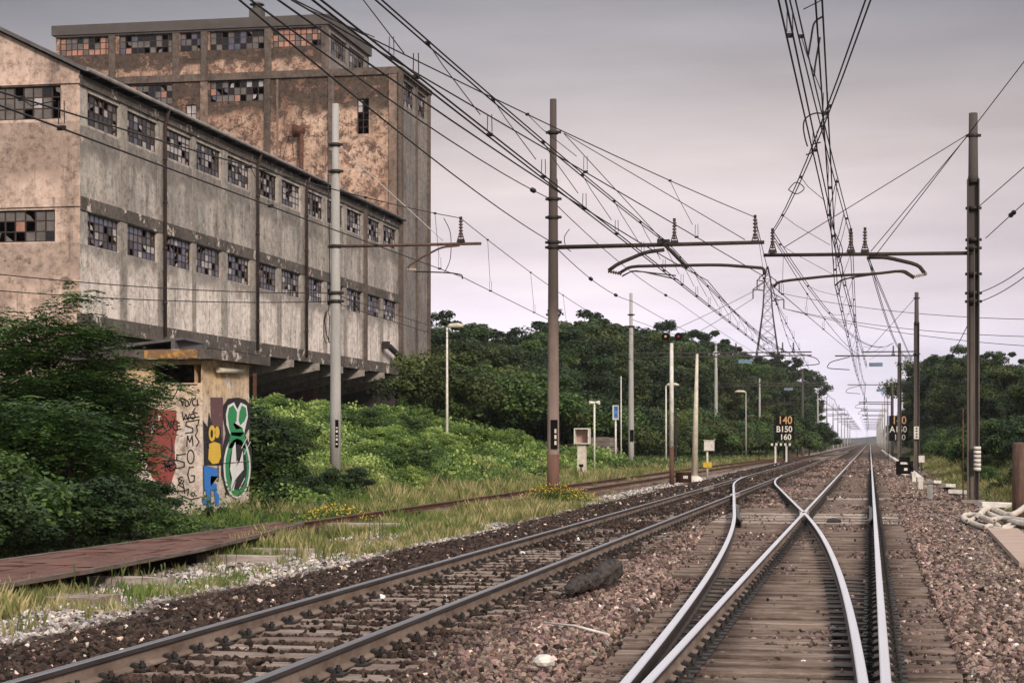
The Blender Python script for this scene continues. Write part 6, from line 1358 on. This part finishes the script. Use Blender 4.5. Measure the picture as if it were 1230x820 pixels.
def grass(name, n, xf, yr_, h, w, mat, label, dens=None, p=1.3, tuft=True):
    nt_ = n // 14; ty = yr_[0] + (yr_[1] - yr_[0]) * rng.random(nt_) ** p; lo, hi = xf(ty); tx = lo + (hi - lo) * rng.random(nt_)
    if dens is not None: k = rng.random(nt_) < dens(tx, ty); tx, ty = tx[k], ty[k]
    nt2 = len(tx); hh = h(tx, ty) * rng.uniform(.6, 1.25, nt2); x = np.repeat(tx, 14) + rng.normal(size=nt2 * 14) * .05; y = np.repeat(ty, 14) + rng.normal(size=nt2 * 14) * .05; H_ = np.repeat(hh, 14) * rng.uniform(.55, 1.15, nt2 * 14)
    a = rng.uniform(0, 6.28, len(x)); ln = rng.uniform(.08, .5, len(x)) * H_; z = tz(x, y); ww = w(x, y) if callable(w) else np.full(len(x), w)
    b = rng.uniform(0, 6.28, len(x)); dx, dy = np.cos(b) * ww, np.sin(b) * ww
    p0 = np.stack([x - dx, y - dy, z - .02], 1); p1 = np.stack([x + dx, y + dy, z - .02], 1); p2 = np.stack([x + np.cos(a) * ln * .4 + dx * .6, y + np.sin(a) * ln * .4 + dy * .6, z + H_ * .6], 1); p3 = np.stack([x + np.cos(a) * ln, y + np.sin(a) * ln, z + H_], 1)
    v = np.stack([p0, p1, p2, p3], 1).reshape(-1, 3); m_ = len(x); f = np.arange(4 * m_).reshape(m_, 4)
    rnd = np.clip(np.repeat(rng.random(nt2), 14) * .65 + rng.random(m_) * .35, 0, 1); return tag(link(name, leaf_mesh(name, v, f, M[mat], rng, rnd)), label, 'grass', kind='stuff')
strip = lambda y: (np.interp(y, [10, 22, 25, 29, 34, 42, 60, 80], [-9.3, -9.3, -9.5, -10.0, -10.7, -10.6, -9.2, -8.8]), np.interp(y, [10, 60, 80], [-7.75, -7.3, -7.0]))
dn = lambda x, y: np.clip(.10 + 1.7 * vnoise(x, y, .8, 44), .03, 1)
grass('dry_grass', 120000, lambda y: strip(y), (13, 56), lambda x, y: .13 + .24 * np.clip(vnoise(x, y, .9, 44) + .3, 0, 1), .006, 'grass_dry', 'dry yellowish grass tufts on the pale gravel strip beside the deck', dn)
grass('green_grass', 60000, lambda y: (strip(y)[0] - .1, strip(y)[1] - .15), (13, 56), lambda x, y: .13 + .20 * np.clip(vnoise(x, y, .9, 45) + .3, 0, 1), .006, 'grass_green', 'fresh green grass tufts between the dry ones beside the deck', lambda x, y: np.clip(-.15 + 1.5 * vnoise(x, y, .8, 45), .0, 1))
grass('meadow_grass', 150000, lambda y: (np.full_like(y, -17.0) - 5 * sm(100, 160, y), np.interp(y, [45, 56, 80, 150, 200], [-11.2, -11.0, -10.8, -10.3, -8.6])), (44, 200), lambda x, y: .35 + .25 * np.clip(vnoise(x, y, .5, 46), -.5, 1), lambda x, y: .009 + .012 * sm(60, 160, y), 'grass_dry', 'tall dry meadow grass between the siding and the bank', lambda x, y: sm(-17.5, -12.5, x + 1.5 * vnoise(x, y, .4, 9)), 1.15)
grass('meadow_green', 80000, lambda y: (np.full_like(y, -16.0) - 5 * sm(100, 160, y), np.interp(y, [38, 56, 80, 150, 200], [-11.1, -11.0, -10.8, -10.3, -8.6])), (38, 200), lambda x, y: .28 + .15 * np.clip(vnoise(x, y, .5, 47), -.5, 1), lambda x, y: .009 + .012 * sm(60, 160, y), 'grass_green', 'green grass mixed into the dry meadow left of the siding', lambda x, y: np.clip(.55 + .6 * vnoise(x, y, .5, 48), .05, 1), 1.15)
grass('siding_grass', 42000, lambda y: (np.interp(y, [36, 60, 100, 200], [-11.0, -10.9, -10.6, -7.6]), np.interp(y, [36, 60, 100, 200], [-8.4, -8.5, -8.4, -6.5])), (36, 190), lambda x, y: .16 + .14 * np.clip(vnoise(x, y, .6, 49), -.4, 1), lambda x, y: .007 + .01 * sm(60, 160, y), 'grass_dry', 'grass growing between and beside the old siding rails', lambda x, y: np.clip(.35 + .8 * vnoise(x, y, .6, 50), .05, 1) * sm(-8.0, -9.2, x + .3))
grass('verge_grass', 110000, lambda y: (np.full_like(y, 2.3), np.full_like(y, 7.5)), (34, 200), lambda x, y: .10 + .32 * sm(2.8, 5.0, x), lambda x, y: .007 + .012 * sm(60, 160, y), 'grass_dry', 'dry grass on the verge right of the main line', lambda x, y: np.clip(.05 + .95 * sm(2.5, 3.8, x + .6 * vnoise(x, y, .8, 51)), 0, 1), 1.1)
grass('verge_tufts', 5600, lambda y: (np.full_like(y, 1.5), np.full_like(y, 4.6)), (18, 60), lambda x, y: .09 + 0 * x, .006, 'grass_green', 'small green weed tufts in the stones on the right', lambda x, y: np.clip(-.15 + 1.0 * vnoise(x, y, 1.0, 52), 0, 1))
# deck edge ivy fringe & yellow flowering clumps
def flowers(x, y, rx, ry, h, n, label):
    t = thing('flowering_weed', label, 'flowering plant', (x, y, float(tz(x, y))), 'yellow flowering weeds')
    px_ = rng.normal(size=(n, 2)) * np.array([rx, ry]) * .5; hh = h * np.exp(-(px_[:, 0] / rx) ** 2 - (px_[:, 1] / ry) ** 2) * rng.uniform(.5, 1.1, n)
    c = np.stack([px_[:, 0], px_[:, 1], hh * rng.random(n) ** .6], 1); nr = rng.normal(size=(n, 3)) * .6 + np.array([0, 0, .6]); nr /= np.linalg.norm(nr, axis=1, keepdims=True)
    v, f = quads_from(c, nr, np.full(n, .028), rng, .45); link('foliage', leaf_mesh('foliage', v, f, M['leaf_mid'], rng), t)
    n2 = n // 14; c = np.stack([px_[:n2, 0], px_[:n2, 1], hh[:n2] * 1.05], 1); nr = rng.normal(size=(n2, 3)) * .5 + np.array([0, -.4, .6]); nr /= np.linalg.norm(nr, axis=1, keepdims=True)
    v, f = quads_from(c, nr, np.full(n2, .024), rng, .9); link('blossom', leaf_mesh('blossom', v, f, M['flower'], rng), t)
flowers(bx_ + .1, YM - .3, 1.1, 1.2, .6, 5200, 'yellow flowering weeds around the foot of the centre mast')
q = G(405, 622, 0); flowers(q[0], q[1], .9, 1.6, .42, 3600, 'yellow flowering weeds on the grass strip past the deck end')
flowers(-8.9, 57.5, .6, 1.6, .35, 1800, 'small patch of yellow flowers on the siding behind the centre mast')
# a few tall seed stalks by the deck
mb = MB(); rs_ = random.Random(4)
for i in range(26):
    y = rs_.uniform(19, 33); x = rs_.uniform(-8.95, -8.3); h = rs_.uniform(.25, .5); g0 = float(tz(x, y)); mb.tube([(x, y, g0), (x + .02, y, g0 + h * .7), (x + .01, y, g0 + h)], [.004, .006, .012], 5)
tag(mb.build('seed_stalks', M['grass_dry'], None, (-8.6, 26, 0)), 'thin upright seed stalks rising above the grass in front of the deck', 'stalks', kind='stuff')
# ------------------------------------------------------------------ haze
hz = MB(); hz.box(-810, 810, -210, 2110, -3.2, 62); ho = hz.build('haze', M['white'], None, (0, 0, 0)); ho.data.materials.clear()
m = bpy.data.materials.new('haze air'); m.use_nodes = True; t_ = m.node_tree; t_.nodes.clear(); o_ = t_.nodes.new('ShaderNodeOutputMaterial'); v_ = t_.nodes.new('ShaderNodeVolumePrincipled')
v_.inputs['Color'].default_value = (.90, .92, 1.0, 1); v_.inputs['Density'].default_value = .0001; t_.links.new(v_.outputs[0], o_.inputs['Volume']); ho.data.materials.append(m)
tag(ho, 'thin pale evening haze over the whole line', 'haze', kind='stuff')
